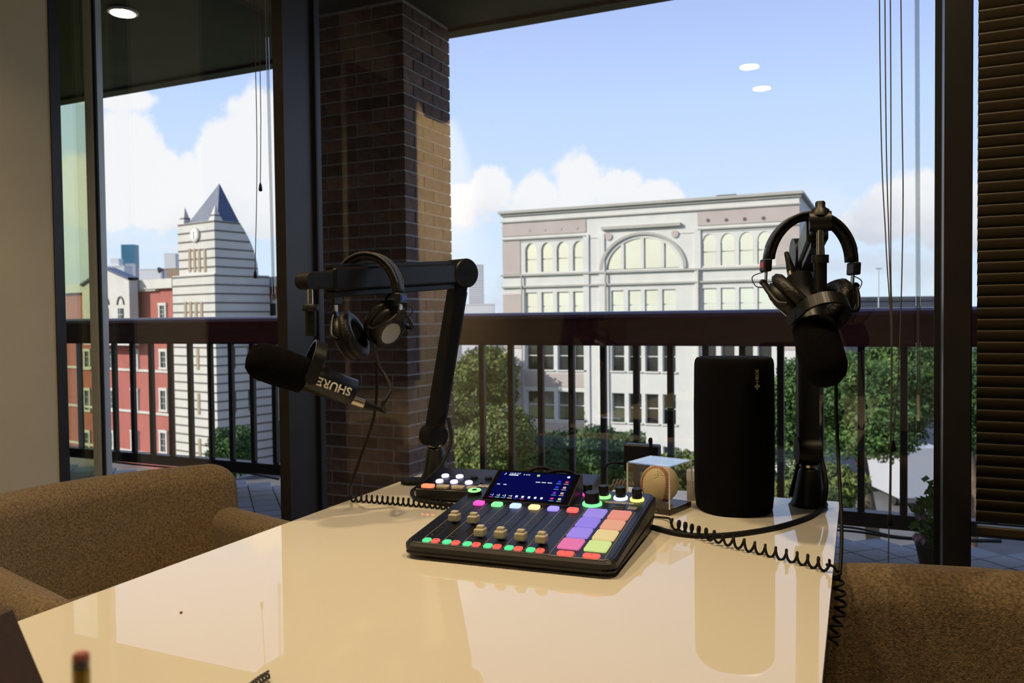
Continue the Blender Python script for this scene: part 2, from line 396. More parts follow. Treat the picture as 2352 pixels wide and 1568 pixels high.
leaf_mat('leaf_plant', (0.10, 0.20, 0.02), (0.04, 0.09, 0.012))

# ================================================================ structure
GY = 2.11      # glass plane
XL = -2.635    # left wall plane
def struct(name, mb, m, loc=(0, 0, 0)):
    o = mb.build(name, m, loc=loc); o['kind'] = 'structure'; return o
struct('floor', MB().box((-14, -4.5, -0.25), (4, 2.02, 0)), 'carpet')
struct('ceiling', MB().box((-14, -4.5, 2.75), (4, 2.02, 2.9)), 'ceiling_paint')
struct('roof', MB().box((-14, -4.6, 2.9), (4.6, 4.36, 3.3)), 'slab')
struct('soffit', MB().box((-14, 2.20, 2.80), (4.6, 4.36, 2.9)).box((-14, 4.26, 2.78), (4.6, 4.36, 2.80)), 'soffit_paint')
struct('wall_back', MB().box((-14, -4.6, 0), (4.1, -4.5, 2.75)), 'wall_paint')
struct('wall_right', MB().box((4.0, -4.5, 0), (4.1, 2.2, 2.75)), 'wall_paint')
struct('wall_far_left', MB().box((-14.1, -4.6, -0.1), (-14, 4.36, 2.9)), 'wall_paint')
# left wall: a cream pier by the glass, a dark doorway, cream wall beyond
wl = empty('wall_left', (XL, 0, 0), kind='structure')
MB().box((XL-0.13, 1.58, 0), (XL, 1.945, 2.75)).build('pier', 'wall_paint', wl, True)
MB().box((XL-0.13, -4.5, 0), (XL, 0.72, 2.75)).build('wall_panel', 'wall_paint', wl, True)
MB().box((XL-0.13, 0.72, 2.55), (XL, 1.58, 2.75)).build('header', 'wall_paint', wl, True)
dr = empty('door_1', (XL, 1.15, 0), kind='structure')
MB().box((XL-0.09, 0.72, 0), (XL-0.04, 1.58, 2.55)).build('door_leaf', 'dark_panel', dr, True)
MB().cyl((XL-0.04, 0.80, 1.0), (XL+0.01, 0.80, 1.0), 0.012).cyl((XL+0.01, 0.80, 1.0), (XL+0.01, 0.92, 1.0), 0.010).build('handle', 'brushed_steel', dr, True)
# partition glass between pier and facade
pg = empty('window_4', (XL, 1.99, 0), kind='structure')
MB().box((XL-0.05, 1.945, 0), (XL+0.005, 1.982, 2.75)).build('frame', 'bronze_frame', pg, True)
MB().box((XL-0.025, 1.982, 0), (XL-0.017, 2.098, 2.75)).build('pane', 'partition_glass', pg, True)
MB().box((XL-0.016, 2.094, 0.0), (XL+0.004, 2.104, 2.75)).build('channel', 'aluminium', pg, True)
# facade: four glazed bays between slim deep bronze mullions
def bay(name, x0, x1, pane='window_glass'):
    e = empty(name, ((x0+x1)/2, GY, 0), kind='structure')
    MB().box((x0, GY-0.004, 0.06), (x1, GY+0.004, 2.72)).build('pane', pane, e, True)
    MB().box((x0, GY-0.05, 0.0), (x1, GY+0.05, 0.06)).build('sill', 'bronze_frame', e, True)
    MB().box((x0, GY-0.05, 2.72), (x1, GY+0.05, 2.80)).build('head', 'bronze_frame', e, True)
    MB().box((x0, GY-0.012, 0.06), (x0+0.012, GY-0.004, 2.72)).box((x1-0.012, GY-0.012, 0.06), (x1, GY-0.004, 2.72)).build('gasket', 'gasket', e, True)
    return e
bay('window_1', -2.612, -1.678); bay('window_2', -1.640, 0.098); bay('window_3', 0.149, 2.2); bay('window_5', -4.6, -2.640); bay('window_6', -6.8, -4.64); bay('window_7', 2.25, 4.0)
for i, (a, b) in enumerate(((-1.678, -1.640), (0.098, 0.149), (-2.640, -2.612), (-4.64, -4.6), (2.2, 2.25))):
    y0 = 1.964 if i != 2 else 2.09
    struct('trim_%d' % (i+1), MB().box((a, y0, 0), (b, GY+0.03, 2.75)), 'aluminium' if i == 2 else 'bronze_frame')
struct('wall_facade', MB().box((-14, GY-0.05, 0), (-6.8, GY+0.05, 2.8)), 'slab')

# balcony floor with diagonal tiles, each a piece of its own
bf = empty('balcony_floor', (0, 3.2, 0), kind='structure')
MB().box((-14, 2.02, -0.25), (4.6, 4.45, -0.03)).build('slab', 'grout', bf, True)
TS = 0.152
def pix(p):
    v = np.array(p)-CAMP; z = v @ _f; return 1176+F_PX*(v @ _r)/z, 784-F_PX*(v @ _u)/z
tm = MB().box((-TS/2+0.003, -TS/2+0.003, -0.03), (TS/2-0.003, TS/2-0.003, 0.0))
t0 = None; rest = MB()
for i in range(-60, 60):
    for j in range(-60, 60):
        x = (i-j)*TS*0.7071-2.0; y = (i+j)*TS*0.7071+3.1
        if not (2.20 < y < 4.42 and -6.0 < x < 1.2): continue
        u, v = pix((x, y, 0.0))
        if (1900 < u < 2200 and 1180 < v < 1340) or (225 < u < 665 and 1030 < v < 1215):
            if t0 is None: t0 = tm.build('tile', 'tile', bf); o = t0
            else: o = copy_obj(t0, bf)
            o.location = (x, y-3.2, random.uniform(-0.001, 0.001)); o.rotation_euler = (0, 0, PI/4)
        else:
            h = TS*0.7071-0.0042; rest.prism([(x-h, y), (x, y-h), (x+h, y), (x, y+h)], -0.03, random.uniform(-0.001, 0.001))
o = rest.build('tile_field', 'tile', bf, True); o['kind'] = 'stuff'

# ================================================================ brick pillar
CX, CY0, CY1 = -2.335, 3.75, 4.25
col = empty('brick_pillar', (CX-0.42, 4.0, 0), label='square dark brick pillar on the balcony beside the railing', cat='pillar')
CH = 0.0677; BL = 0.203; JT = 0.010
MB().box((CX-0.836, CY0+0.005, 0), (CX-0.005, CY1-0.005, 2.80)).build('mortar_core', 'mortar', col, True)
bsrc = {}
def brick(sx, sy, c):
    k = (round(sx, 3), round(sy, 3))
    if k not in bsrc:
        m_ = MB().box((-sx/2, -sy/2, -(CH-JT)/2), (sx/2, sy/2, (CH-JT)/2)); o = m_.build('brick', 'brick', col); bsrc[k] = o
    else: o = copy_obj(bsrc[k], col)
    o.location = Vector(c)-Vector((CX-0.42, 4.0, 0))+Vector((random.uniform(-.0012, .0012), random.uniform(-.0012, .0012), 0))
WB = 0.0925
for k in range(41):
    z = CH*(k+0.5)+0.01
    if z > 2.79: break
    # front face, running bond
    off = 0 if k % 2 else -(WB+JT)
    x = CX if k % 2 == 0 else CX-(WB+JT)
    if k % 2 == 0: pass
    xr = x
    while xr > CX-0.80:
        ln = min(BL-JT, xr-(CX-0.84))
        brick(ln, WB, (xr-ln/2, CY0+WB/2, z)); xr -= BL
    # side face
    y = CY0+(WB+JT) if k % 2 == 0 else CY0
    sx = WB
    while y < CY1-0.03:
        ln = min(BL-JT, CY1-y)
        brick(sx, ln, (CX-sx/2, y+ln/2, z)); y += BL

# ================================================================ balcony railings
RY = 4.31
def rail_profile():
    p = [(RY-0.055, 0.965), (RY+0.075, 0.965), (RY+0.085, 0.98), (RY+0.085, 1.09)]
    for k in range(9): a = PI*k/8; p.append((RY+0.010+0.075*math.cos(a), 1.095+0.055*math.sin(a)))
    p += [(RY-0.065, 1.09), (RY-0.065, 0.98)]; return p
def railing(x0, x1, xs, label):
    e = empty('balcony_railing', ((x0+x1)/2, RY, 0), label=label, cat='railing')
    MB().prism(rail_profile(), x0, x1, 'x', smooth=False).build('top_rail', 'rail_paint', e, True)
    MB().box((x0, RY-0.03, 0.10), (x1, RY+0.04, 0.17)).build('bottom_rail', 'baluster_paint', e, True)
    b0 = None
    for x in xs:
        if b0 is None: b0 = MB().rbox((0, 0, 0.57), (0.034, 0.034, 0.80), 0.006, 1).build('baluster', 'baluster_paint', e); o = b0
        else: o = copy_obj(b0, e)
        o.location = (x-(x0+x1)/2, 0.005, 0)
    for x in (x0+0.02, x1-0.02): MB().box((x-0.02, RY-0.02, -0.03), (x+0.02, RY+0.03, 0.10)).build('foot', 'baluster_paint', e, True)
railing(CX+0.0, 2.6, [-0.507-0.1857*k for k in range(-9, 10)], 'maroon balcony railing with dark balusters in front of cream building')
railing(-8.0, CX-0.84, [-5.215+0.187*k for k in range(-5, 11)], 'maroon balcony railing with dark balusters in front of red building')

# ================================================================ venetian blind beside the window
bl = empty('venetian_blind', (1.0, 1.95, 0.6), label='closed bronze venetian blind hanging right of the dark window post', cat='blind')
MB().rbox((0.158+0.75, 1.945, 2.71), (1.5, 0.05, 0.045), 0.004, 1).build('head_rail', 'blind_slat', bl, True)
sl = None; zz = 0.70
pitch = 0.0232
def slat_mesh():
    m_ = MB(); n = 6; pr = []
    for k in range(n+1):
        t = k/n-0.5; w = 0.0275; a = math.radians(66)
        u = t*w; h = 0.0022*(1-4*t*t)
        pr.append((-u*math.cos(a)-h*math.sin(a), u*math.sin(a)-h*math.cos(a)))
    pl = [(p[0], p[1]) for p in pr]+[(p[0]+0.0007, p[1]+0.0003) for p in reversed(pr)]
    return m_.prism(pl, -0.75, 0.75, 'x', smooth=True)
while zz < 2.69:
    if sl is None: sl = slat_mesh().build('slat', 'blind_slat', bl); o = sl
    else: o = copy_obj(sl, bl)
    o.location = (0.908-1.0, -0.005, zz-0.6); zz += pitch
MB().rbox((0.908, 1.945, 0.672), (1.5, 0.026, 0.020), 0.004, 2).build('bottom_rail', 'blind_slat', bl, True)
for x in (0.30, 1.5): MB().cyl((x, 1.928, 0.67), (x, 1.928, 2.7), 0.0012, n=6).build('ladder_cord', 'cord_grey', bl, True)
# neighbouring room's blind, seen through the partition strip
nb = empty('venetian_blind', (-3.8, 2.0, 1.2), label='half-raised blind in the next room behind the narrow partition pane', cat='blind')
ns = None
zz = 1.30
MB().rbox((-3.9, 2.0, 2.70), (1.2, 0.05, 0.045), 0.004, 1).build('head_rail', 'blind_slat', nb, True)
while zz < 2.68:
    if ns is None:
        ns = MB().box((-0.6, -0.0125, -0.0006), (0.6, 0.0125, 0.0006)).build('slat', 'blind_slat', nb); o = ns
    else: o = copy_obj(ns, nb)
    o.location = (-0.1, 0.0, zz-1.2); zz += 0.045
MB().rbox((-3.9, 2.0, 1.275), (1.2, 0.026, 0.02), 0.004, 2).build('bottom_rail', 'blind_slat', nb, True)
# raised blinds of the two clear bays: gathered at the head, cords and a clear wand hanging down
def on(px_, py_, Y): return Vector(on_y(px_, py_, Y))
def raised(x0, x1, wx, wy, cords, label):
    e = empty('venetian_blind', ((x0+x1)/2, 2.02, 2.6), label=label, cat='blind')
    MB().rbox(((x0+x1)/2, 2.02, 2.715), (x1-x0, 0.05, 0.045), 0.004, 1).build('head_rail', 'blind_slat', e, True)
    for k in range(14): MB().box((x0+0.01, 2.007, 2.685-0.005*k), (x1-0.01, 2.033, 2.687-0.005*k)).build('slat', 'blind_slat', e, True)
    MB().rbox(((x0+x1)/2, 2.02, 2.605), (x1-x0-0.02, 0.026, 0.02), 0.004, 2).build('bottom_rail', 'blind_slat', e, True)
    p = on(wx, wy, 2.02)
    w = MB().cyl((p.x-0.012, 2.02, 2.71), (p.x, 2.02, p.z+0.02), 0.0052, n=6, smooth=False).build('wand', 'wand', e, True)
    MB().lathe(p, (0, 0, 1), [(0, 0.003), (0.004, 0.0065), (0.016, 0.0065), (0.022, 0.004)], 10).build('wand_tip', 'wand', w, True)
    for c in cords:
        pts = [on(x, y, 2.03) for x, y in c]; top = pts[0].copy(); top.z = 2.71; top.x -= 0.005
        o = MB().tube(spline([top]+pts[1:], 8), 0.0013, 6).build('pull_cord', 'cord_grey', e, True)
        MB().lathe(pts[-1], (0, 0, -1), [(0, 0.002), (0.006, 0.004), (0.022, 0.006), (0.026, 0.004)], 10).build('tassel', 'black_plastic', o, True)
raised(-1.62, 0.085, 2110, 1018, [((2018, -60), (2022, 200), (2035, 560), (2048, 800), (2046, 1180)), ((2032, -60), (2034, 200), (2042, 560), (2047, 780), (2043, 1180)), ((2044, -60), (2046, 200), (2046, 600), (2049, 800), (2040, 1300)), ((2064, -60), (2071, 180), (2074, 480), (2066, 800), (2052, 1010))], 'raised blind of the widest window, clear wand and four pull cords dangling')
raised(-2.58, -1.70, 629, 690, [((585, -60), (588, 200), (590, 400), (586, 620)), ((596, -60), (598, 200), (599, 300), (598, 420))], 'raised blind of the clock tower window, its clear wand and two thin cords dangling')

# ================================================================ ceiling downlights
def downlight(x, y, label, power, z=2.75, group=None, spread=120):
    e = empty('ceiling_downlight', (x, y, z), label=label, cat='light', group=group)
    MB().lathe((x, y, z-0.012), (0, 0, 1), [(0, 0.074), (0.004, 0.08), (0.012, 0.08)], 28).build('trim_ring', 'lamp_white', e, True)
    MB().lathe((x, y, z-0.016), (0, 0, 1), [(0, 0.05), (0.002, 0.06), (0.006, 0.06)], 28).build('lens', 'lamp_lens', e, True)
    ld = bpy.data.lights.new('downlight_beam', 'AREA'); ld.shape = 'DISK'; ld.size = 0.11; ld.energy = power; ld.color = (1.0, 0.74, 0.42); ld.spread = math.radians(spread)
    lo = bpy.data.objects.new('downlight_beam', ld); COL.objects.link(lo); lo.parent = e; lo.location = (0, 0, -0.02)
downlight(-0.85, 1.05, 'round warm ceiling downlight above the mixing desk', 6.9)
downlight(-0.85, -1.38, 'round warm ceiling downlight behind the table, nearer the window', 6)
downlight(-0.85, -1.95, 'round warm ceiling downlight behind the table, farther from the window', 6)
downlight(-1.75, 0.85, 'added warm ceiling lamp, unseen, above the left-hand armchair', 9)  # added fill lamp, brightens the chair and left wall
downlight(0.05, 1.05, 'added warm ceiling lamp, unseen, above the right-hand table edge', 6.8)  # added fill lamp, evens out the right side of the table
# added lamp, no known fixture: brightens the cream wall reflected on the pillar
e = empty('added_wall_lamp', (XL+0.42, -0.42, 2.75), label='added unseen lamp brightening the left wall', cat='light')
MB().lathe((XL+0.42, -0.42, 2.738), (0, 0, 1), [(0, 0.07), (0.004, 0.078), (0.012, 0.078)], 28).build('trim_ring', 'dark_panel', e, True)
ld = bpy.data.lights.new('added_wall_beam', 'AREA'); ld.shape = 'DISK'; ld.size = 0.10; ld.energy = 18; ld.color = (1.0, 0.72, 0.38); ld.spread = math.radians(75)
lo = bpy.data.objects.new('added_wall_beam', ld); COL.objects.link(lo); lo.parent = e; lo.location = (0, 0, -0.02); lo.rotation_euler = (0, math.radians(28), 0)
p = on_z(282, 26, 2.795)
downlight(float(p[0]), float(p[1]), 'round soffit light glowing over the balcony', 0.8, z=2.795)

# ================================================================ wall speaker on the left wall (shows as a reflection in the glass)
ws = empty('wall_speaker', (XL, 0.10, 2.3), label='black wall-mounted loudspeaker on a bracket high on the left wall', cat='speaker')
mm = Matrix.Translation((XL+0.24, 0.05, 2.44)) @ Matrix.Rotation(math.radians(-25), 4, 'Y')
MB().rbox((0, 0, 0), (0.16, 0.22, 0.34), 0.015, 2, m=mm).build('cabinet', 'black_plastic', ws, True)
MB().box((XL, 0.0, 2.50), (XL+0.015, 0.10, 2.66)).tube([(XL, 0.05, 2.62), (XL+0.14, 0.05, 2.68), (XL+0.24, 0.05, 2.62)], 0.012, 8).build('bracket', 'black_metal', ws, True)
tv = empty('wall_board', (XL, 0.2, 0.9), label='tall dark board fixed on the cream left wall', cat='board')
MB().rbox((XL+0.02, 0.24, 1.62), (0.03, 0.64, 1.72), 0.006, 1).build('panel', 'dark_panel', tv, True)
MB().box((XL, -0.09, 0.75), (XL+0.04, -0.07, 2.49)).box((XL, 0.55, 0.75), (XL+0.04, 0.57, 2.49)).build('edging', 'black_metal', tv, True)

# ================================================================ table
TZ = 0.74; TA = math.radians(2.0)
tb = empty('conference_table', (-1.051, 1.759, 0), TA, label='large cream gloss-topped table carrying the recording gear', cat='table')
TW, TL = 0.955, 1.72
MB().box((0, -TL, TZ-0.004), (TW, 0, TZ)).build('top', 'table_top', tb)
MB().box((0.002, -TL+0.002, TZ-0.036), (TW-0.002, -0.002, TZ-0.004)).build('edge_slab', 'table_edge', tb)
for x, y in ((0.06, -0.08), (TW-0.06, -0.08), (0.06, -TL+0.08), (TW-0.06, -TL+0.08)):
    MB().box((x-0.03, y-0.03, 0), (x+0.03, y+0.03, TZ-0.036)).build('leg', 'table_leg', tb)
MB().box((0.08, -0.10, TZ-0.10), (TW-0.08, -0.08, TZ-0.036)).box((0.08, -TL+0.08, TZ-0.10), (TW-0.08, -TL+0.10, TZ-0.036)).build('apron', 'table_leg', tb)

# ================================================================ armchairs
def chair(loc, rz, label):
    # local: faces +x, back at -x
    e = empty('armchair', loc, rz, label=label, cat='armchair')
    def bend(p):
        return (p.x+0.09*(p.y/0.36)**2-0.14*p.z, p.y, p.z)
    MB().rbox((-0.30, 0, 0.525), (0.12, 0.74, 0.35), 0.058, 5, fn=bend, seg=8).build('backrest', 'chair_fabric', e)
    for s in (-1, 1):
        MB().rbox((0.03, s*0.325, 0.42), (0.54, 0.10, 0.32), 0.048, 5).build('armrest', 'chair_fabric', e)
    MB().rbox((0.03, 0, 0.345), (0.58, 0.555, 0.15), 0.05, 4).build('seat', 'chair_fabric', e)
    MB().rbox((0.0, 0, 0.27), (0.60, 0.62, 0.09), 0.03, 2).build('seat_base', 'chair_fabric', e)
    for x in (-0.22, 0.24):
        for y in (-0.24, 0.24):
            MB().cyl((x, y, 0.24), (x*1.12, y*1.12, 0.0), 0.02, 0.013, 12).build('leg', 'chair_wood', e)
chair((-1.66, 1.46, 0), math.radians(-15), 'brown fabric armchair drawn up to the table edge below the clock tower window')
chair((0.17, 1.22, 0), math.radians(-82), 'brown fabric armchair beside the table under the bronze blind')

# ================================================================ big mixing desk
MO = Vector((-0.699, 1.112, TZ)); MA = math.radians(3.8)
mx = empty('podcast_mixer', MO, MA, label='black podcast mixing desk with glowing pads, faders and tilted touchscreen', cat='mixer')
MW, MD, H0, H1 = 0.337, 0.324, 0.025, 0.0602
KS = (H1-H0)/MD
def tz(y): return H0+KS*y
def rr(x0, y0, x1, y1, r, n=4):
    o = []
    for cx, cy, a in ((x1-r, y0+r, -PI/2), (x1-r, y1-r, 0), (x0+r, y1-r, PI/2), (x0+r, y0+r, PI)):
        for k in range(n+1): t = a+PI/2*k/n; o.append((cx+r*math.cos(t), cy+r*math.sin(t)))
    return o
def plate(mb, x0, y0, x1, y1, r, h, base=0.0, smooth=False, ch=0.0012):
    # rounded plate lying on the desk's sloping top
    P = rr(x0, y0, x1, y1, r); Q = rr(x0+ch, y0+ch, x1-ch, y1-ch, max(r-ch, 0.0005)); n = len(P)
    vs = [(x, y, tz(y)+base) for x, y in P]+[(x, y, tz(y)+h-ch*0.7) for x, y in P]+[(x, y, tz(y)+h) for x, y in Q]
    fs = [(i, (i+1) % n, n+(i+1) % n, n+i) for i in range(n)]+[(n+i, n+(i+1) % n, 2*n+(i+1) % n, 2*n+i) for i in range(n)]+[tuple(range(2*n, 3*n))]
    return mb.add(vs, fs)
b_ = MB()
P0 = rr(0.004, 0.006, MW-0.004, MD-0.06, 0.014); MX0 = -0.010; P1 = rr(MX0, 0, MW, MD, 0.02); P2 = rr(MX0+0.004, 0.004, MW-0.004, MD-0.004, 0.017)
n = len(P1)
low = [(x, y, 0.006) for x, y in rr(MX0+0.003, 0.003, MW-0.003, MD-0.035, 0.018)]
rows = [low, [(x, y, 0.010+max(0, y-0.03)*KS*0.55) for x, y in rr(MX0, 0.0, MW, MD-0.01, 0.02)], [(x, y, 0.0125+max(0, y-0.03)*KS*0.55) for x, y in rr(MX0+0.0015, 0.0015, MW-0.0015, MD-0.008, 0.02)], [(x, y, 0.0145+max(0, y-0.03)*KS*0.55) for x, y in P1], [(x, y, tz(y)-0.004) for x, y in P1], [(x, y, tz(y)) for x, y in P2]]
vs = [q for r_ in rows for q in r_]; fs = []
for k in range(len(rows)-1): fs += [(k*n+i, k*n+(i+1) % n, (k+1)*n+(i+1) % n, (k+1)*n+i) for i in range(n)]
fs += [tuple(reversed(range(n))), tuple(range((len(rows)-1)*n, len(rows)*n))]
b_.add(vs, fs).build('body', 'mixer_body', mx)
plate(MB(), MX0+0.007, 0.007, MW-0.007, MD-0.007, 0.014, 0.0006).build('top_panel', 'mixer_top', mx)
for x in (0.03, MW-0.03):
    for y in (0.03, MD-0.07): MB().cyl((x, y, 0), (x, y, 0.008), 0.012, n=14).build('foot', 'black_rubber', mx)
MB().box((0.04, MD-0.05, 0.0), (MW-0.04, MD-0.02, 0.035)).build('rear_stand', 'black_plastic', mx)
for i, (c, s) in enumerate((((1.0, 0.10, 0.62), 1.0), ((0.30, 1.0, 0.42), 0.95), ((0.42, 0.55, 1.0), 1.6), ((1.0, 0.72, 0.35), 1.25), ((0.33, 0.27, 1.0), 1.3), ((1.0, 0.16, 0.13), 1.0))):
    glow('led_top_%d' % i, c, s)
glow('led_green', (0.12, 0.95, 0.38), 0.85); glow('led_red', (1.0, 0.15, 0.11), 0.85)
for i, c in enumerate(((0.42, 0.32, 1.0), (0.36, 0.27, 1.0), (0.42, 0.30, 1.0), (0.95, 0.22, 0.50))): glow('pad_left_%d' % i, c, 0.72)
for i, c in enumerate(((0.95, 0.34, 0.25), (0.95, 0.45, 0.28), (0.95, 0.75, 0.34), (0.78, 0.95, 0.34))): glow('pad_right_%d' % i, c, 0.72)
glow('ring_green', (0.25, 1.0, 0.40), 1.1); glow('ring_lime', (0.35, 1.0, 0.30), 1.2); glow('ring_white', (0.62, 0.72, 1.0), 1.8); glow('ring_yellow', (0.95, 0.95, 0.25), 1.1); glow('ring_magenta', (1.0, 0.1, 0.6), 0.8)
caps = [0.104, 0.103, 0.050, 0.049, 0.047, 0.045]
for i in range(6):
    x = 0.0357+0.035*i
    plate(MB(), x-0.0145, 0.009, x-0.0015, 0.023, 0.004, 0.0035).build('listen_button', 'led_green', mx)
    o = plate(MB(), x+0.0005, 0.009, x+0.0135, 0.023, 0.004, 0.0035).build('mute_button', 'led_red', mx)
    MB().box((x+0.006, 0.0155, tz(0.0155)+0.0036), (x+0.008, 0.0175, tz(0.0175)+0.0037)).build('icon', 'plate_red', o)
    plate(MB(), x-0.006, 0.191, x+0.0135, 0.208, 0.005, 0.005).build('channel_button', 'led_top_%d' % i, mx)
    MB().box((x-0.001, 0.034, 0), (x+0.001, 0.186, 0.0008)).v
    t_ = MB(); t_.add([(x-0.0012, 0.034, tz(0.034)+0.0009), (x+0.0012, 0.034, tz(0.034)+0.0009), (x+0.0012, 0.186, tz(0.186)+0.0009), (x-0.0012, 0.186, tz(0.186)+0.0009)], [(0, 1, 2, 3)])
    t_.build('fader_slot', 'gasket', mx)
    d_ = MB()
    for k in range(9):
        y = 0.040+0.0175*k; w = 0.0028 if k in (0, 4, 8) else 0.0016
        d_.box((x-0.0105-w/2, y-0.0007, tz(y)+0.0006), (x-0.0105+w/2, y+0.0007, tz(y)+0.0011))
    d_.build('scale_marks', 'print_grey', mx)
    s_ = MB(); s_.add([(x-0.0178, 0.012, tz(0.012)+0.001), (x-0.0171, 0.012, tz(0.012)+0.001), (x-0.0171, 0.206, tz(0.206)+0.001), (x-0.0178, 0.206, tz(0.206)+0.001)], [(0, 1, 2, 3)])
    s_.build('divider_line', 'print_line', mx)
    y = caps[i]
    fc = MB().rbox((x, y, tz(y)+0.009), (0.0165, 0.019, 0.012), 0.002, 2).build('fader_cap', 'fader_cap', mx)
    MB().rbox((x, y+0.001, tz(y)+0.0168), (0.0120, 0.010, 0.006), 0.0018, 2).build('grip', 'fader_cap', fc)
    MB().box((x-0.001, y-0.004, tz(y)), (x+0.001, y+0.004, tz(y)+0.006)).build('stem', 'black_metal', fc)
for i in range(4):
    y = 0.193-0.047*i
    plate(MB(), 0.2385, y-0.0195, 0.2735, y+0.0195, 0.0035, 0.0042, ch=0.0016).build('sound_pad', 'pad_left_%d' % i, mx)
    plate(MB(), 0.2805, y-0.0195, 0.3155, y+0.0195, 0.0035, 0.0042, ch=0.0016).build('sound_pad', 'pad_right_%d' % i, mx)
for x in (0.2585, 0.2985):
    o = plate(MB(), x-0.013, 0.0075, x+0.013, 0.0215, 0.0045, 0.0038).build('bank_button', 'led_red', mx)
    MB().box((x-0.001, 0.014, tz(0.014)+0.0038), (x+0.001, 0.016, tz(0.016)+0.0040)).build('icon', 'plate_red', o)
fl = MB()
def line(mb, a, b, w=0.0007):
    a = Vector((*a, 0)); b = Vector((*b, 0)); d = (b-a).normalized(); q = Vector((-d.y, d.x, 0))*w/2
    mb.add([(p.x, p.y, tz(p.y)+0.001) for p in (a-q, b-q, b+q, a+q)], [(0, 1, 2, 3)])
for a, b in (((0.2345, 0.004), (0.3195, 0.004)), ((0.3195, 0.004), (0.3195, 0.215)), ((0.2345, 0.004), (0.2345, 0.215)), ((0.274, 0.011), (0.274, 0.018)), ((0.26, 0.012), (0.27, 0.012)), ((0.296, 0.216), (0.3195, 0.215)), ((0.208, 0.232), (0.224, 0.232))): line(fl, a, b)
fl.build('pad_frame', 'print_line', mx)
def knob(x, y, r, h, ring, rw):
    z = tz(y)
    k = MB().lathe((x, y, z+0.004), (0, -KS, 1), [(0, r), (h*0.85, r*0.95), (h, r*0.86)], 24).build('knob', 'black_plastic', mx)
    if ring: MB().lathe((x, y, z+0.0005), (0, -KS, 1), [(0, r+rw), (0.003, r+rw), (0.0045, r+rw*0.6), (0.0045, r*0.5)], 28).build('light_ring', ring, k)
knob(0.217, 0.288, 0.0088, 0.017, 'ring_magenta', 0.0015); knob(0.248, 0.283, 0.0092, 0.018, 'ring_lime', 0.0035); knob(0.279, 0.281, 0.0092, 0.018, 'ring_white', 0.0035); knob(0.309, 0.279, 0.0092, 0.018, 'ring_yellow', 0.0035); knob(0.238, 0.240, 0.0132, 0.019, 'ring_green', 0.0042)
k = MB().lathe((0.008, 0.252, tz(0.25)), (0, -KS, 1), [(0, 0.0135), (0.006, 0.0135), (0.007, 0.0125)], 28).build('record_button', 'black_plastic', mx)
MB().lathe((0.008, 0.252, tz(0.25)+0.0066), (0, -KS, 1), [(0, 0.0125), (0.0018, 0.0122)], 28).build('light_ring', 'ring_lime', k)
MB().lathe((0.008, 0.252, tz(0.25)+0.0082), (0, -KS, 1), [(0, 0.005), (0.0008, 0.0046)], 20).build('centre', 'black_plastic', k)
slope = Matrix.Rotation(math.atan(KS), 4, 'X')
def tmat(x, y, dz=0.0012): return Matrix.Translation((x, y, tz(y)+dz)) @ slope
MB().text('RØDE', 0.019, tmat(0.013, 0.296, 0.0016) @ Matrix.Diagonal((0.66, 1, 1, 1)), 0.03).build('lettering', 'print_gold', mx)
MB().text('RØDECASTER', 0.0125, tmat(0.283, 0.255, 0.0016) @ Matrix.Diagonal((0.66, 1, 1, 1)), 0.02).build('lettering', 'print_gold', mx)
q = MB()
for k in range(2): q.box((0.272, 0.236-k*0.008, tz(0.236-k*0.008)+0.0008), (0.296, 0.238-k*0.008, tz(0.238-k*0.008)+0.0012))
q.build('small_print', 'print_grey', mx)
plate(MB(), 0.302, 0.228, 0.318, 0.243, 0.001, 0.0012, ch=0.0003).build('badge', 'print_grey', mx)
# tilted touchscreen
SA = math.radians(25.0)
SO = Matrix.Translation((0.040, 0.216, tz(0.216)+0.001)) @ Matrix.Rotation(SA, 4, 'X')
SW, SH = 0.160, 0.092
sb = MB(); y1 = 0.216+SH*math.cos(SA); z1 = tz(0.216)+SH*math.sin(SA)
sb.prism([(0.214, tz(0.214)-0.002), (0.214, tz(0.214)+0.004), (y1, z1+0.004), (y1+0.004, z1), (y1+0.004, tz(0.216)-0.004)], 0.037, 0.037+SW+0.006, 'x')
sc_ = sb.build('screen_housing', 'mixer_body', mx)
mat('screen_bezel', (0.004, 0.004, 0.006), 0.12, var=0.1)
def sq(mb, x0, y0, x1, y1, h): return mb.box((x0, y0, h-0.0008), (x1, y1, h), SO)
sq(MB(), 0.0, 0.002, SW, SH-0.001, 0.0046).build('screen_glass', 'screen_bezel', sc_)
glow('screen_blue', (0.0, 0.0012, 0.062), 1.0); MAT['screen_blue'].node_tree.nodes['Principled BSDF'].inputs['Specular IOR Level'].default_value = 0.03
for n_, c, s in (('ui_white', (0.8, 0.92, 1.0), 1.0), ('ui_pink', (0.9, 0.05, 0.35), 0.6), ('ui_green', (0.2, 0.9, 0.4), 0.8), ('ui_cyan', (0.2, 0.6, 0.9), 0.6), ('ui_amber', (0.95, 0.7, 0.3), 0.9), ('ui_blue', (0.03, 0.03, 0.9), 0.8), ('ui_red', (0.9, 0.08, 0.12), 0.6), ('ui_violet', (0.25, 0.03, 0.9), 0.7), ('ui_lime', (0.55, 0.85, 0.2), 0.8), ('ui_tan', (0.7, 0.5, 0.35), 0.8)): glow(n_, c, s)
sq(MB(), 0.008, 0.006, SW-0.010, SH-0.006, 0.0050).build('display', 'screen_blue', sc_)
U = lambda u, v: (0.008+u*(SW-0.018), 0.006+v*(SH-0.012))
def ui(u, v, w, h, m_, nm='display_icon'):
    x, y = U(u, v); sq(MB(), x-w/2, y-h/2, x+w/2, y+h/2, 0.0054).build(nm, m_, sc_)
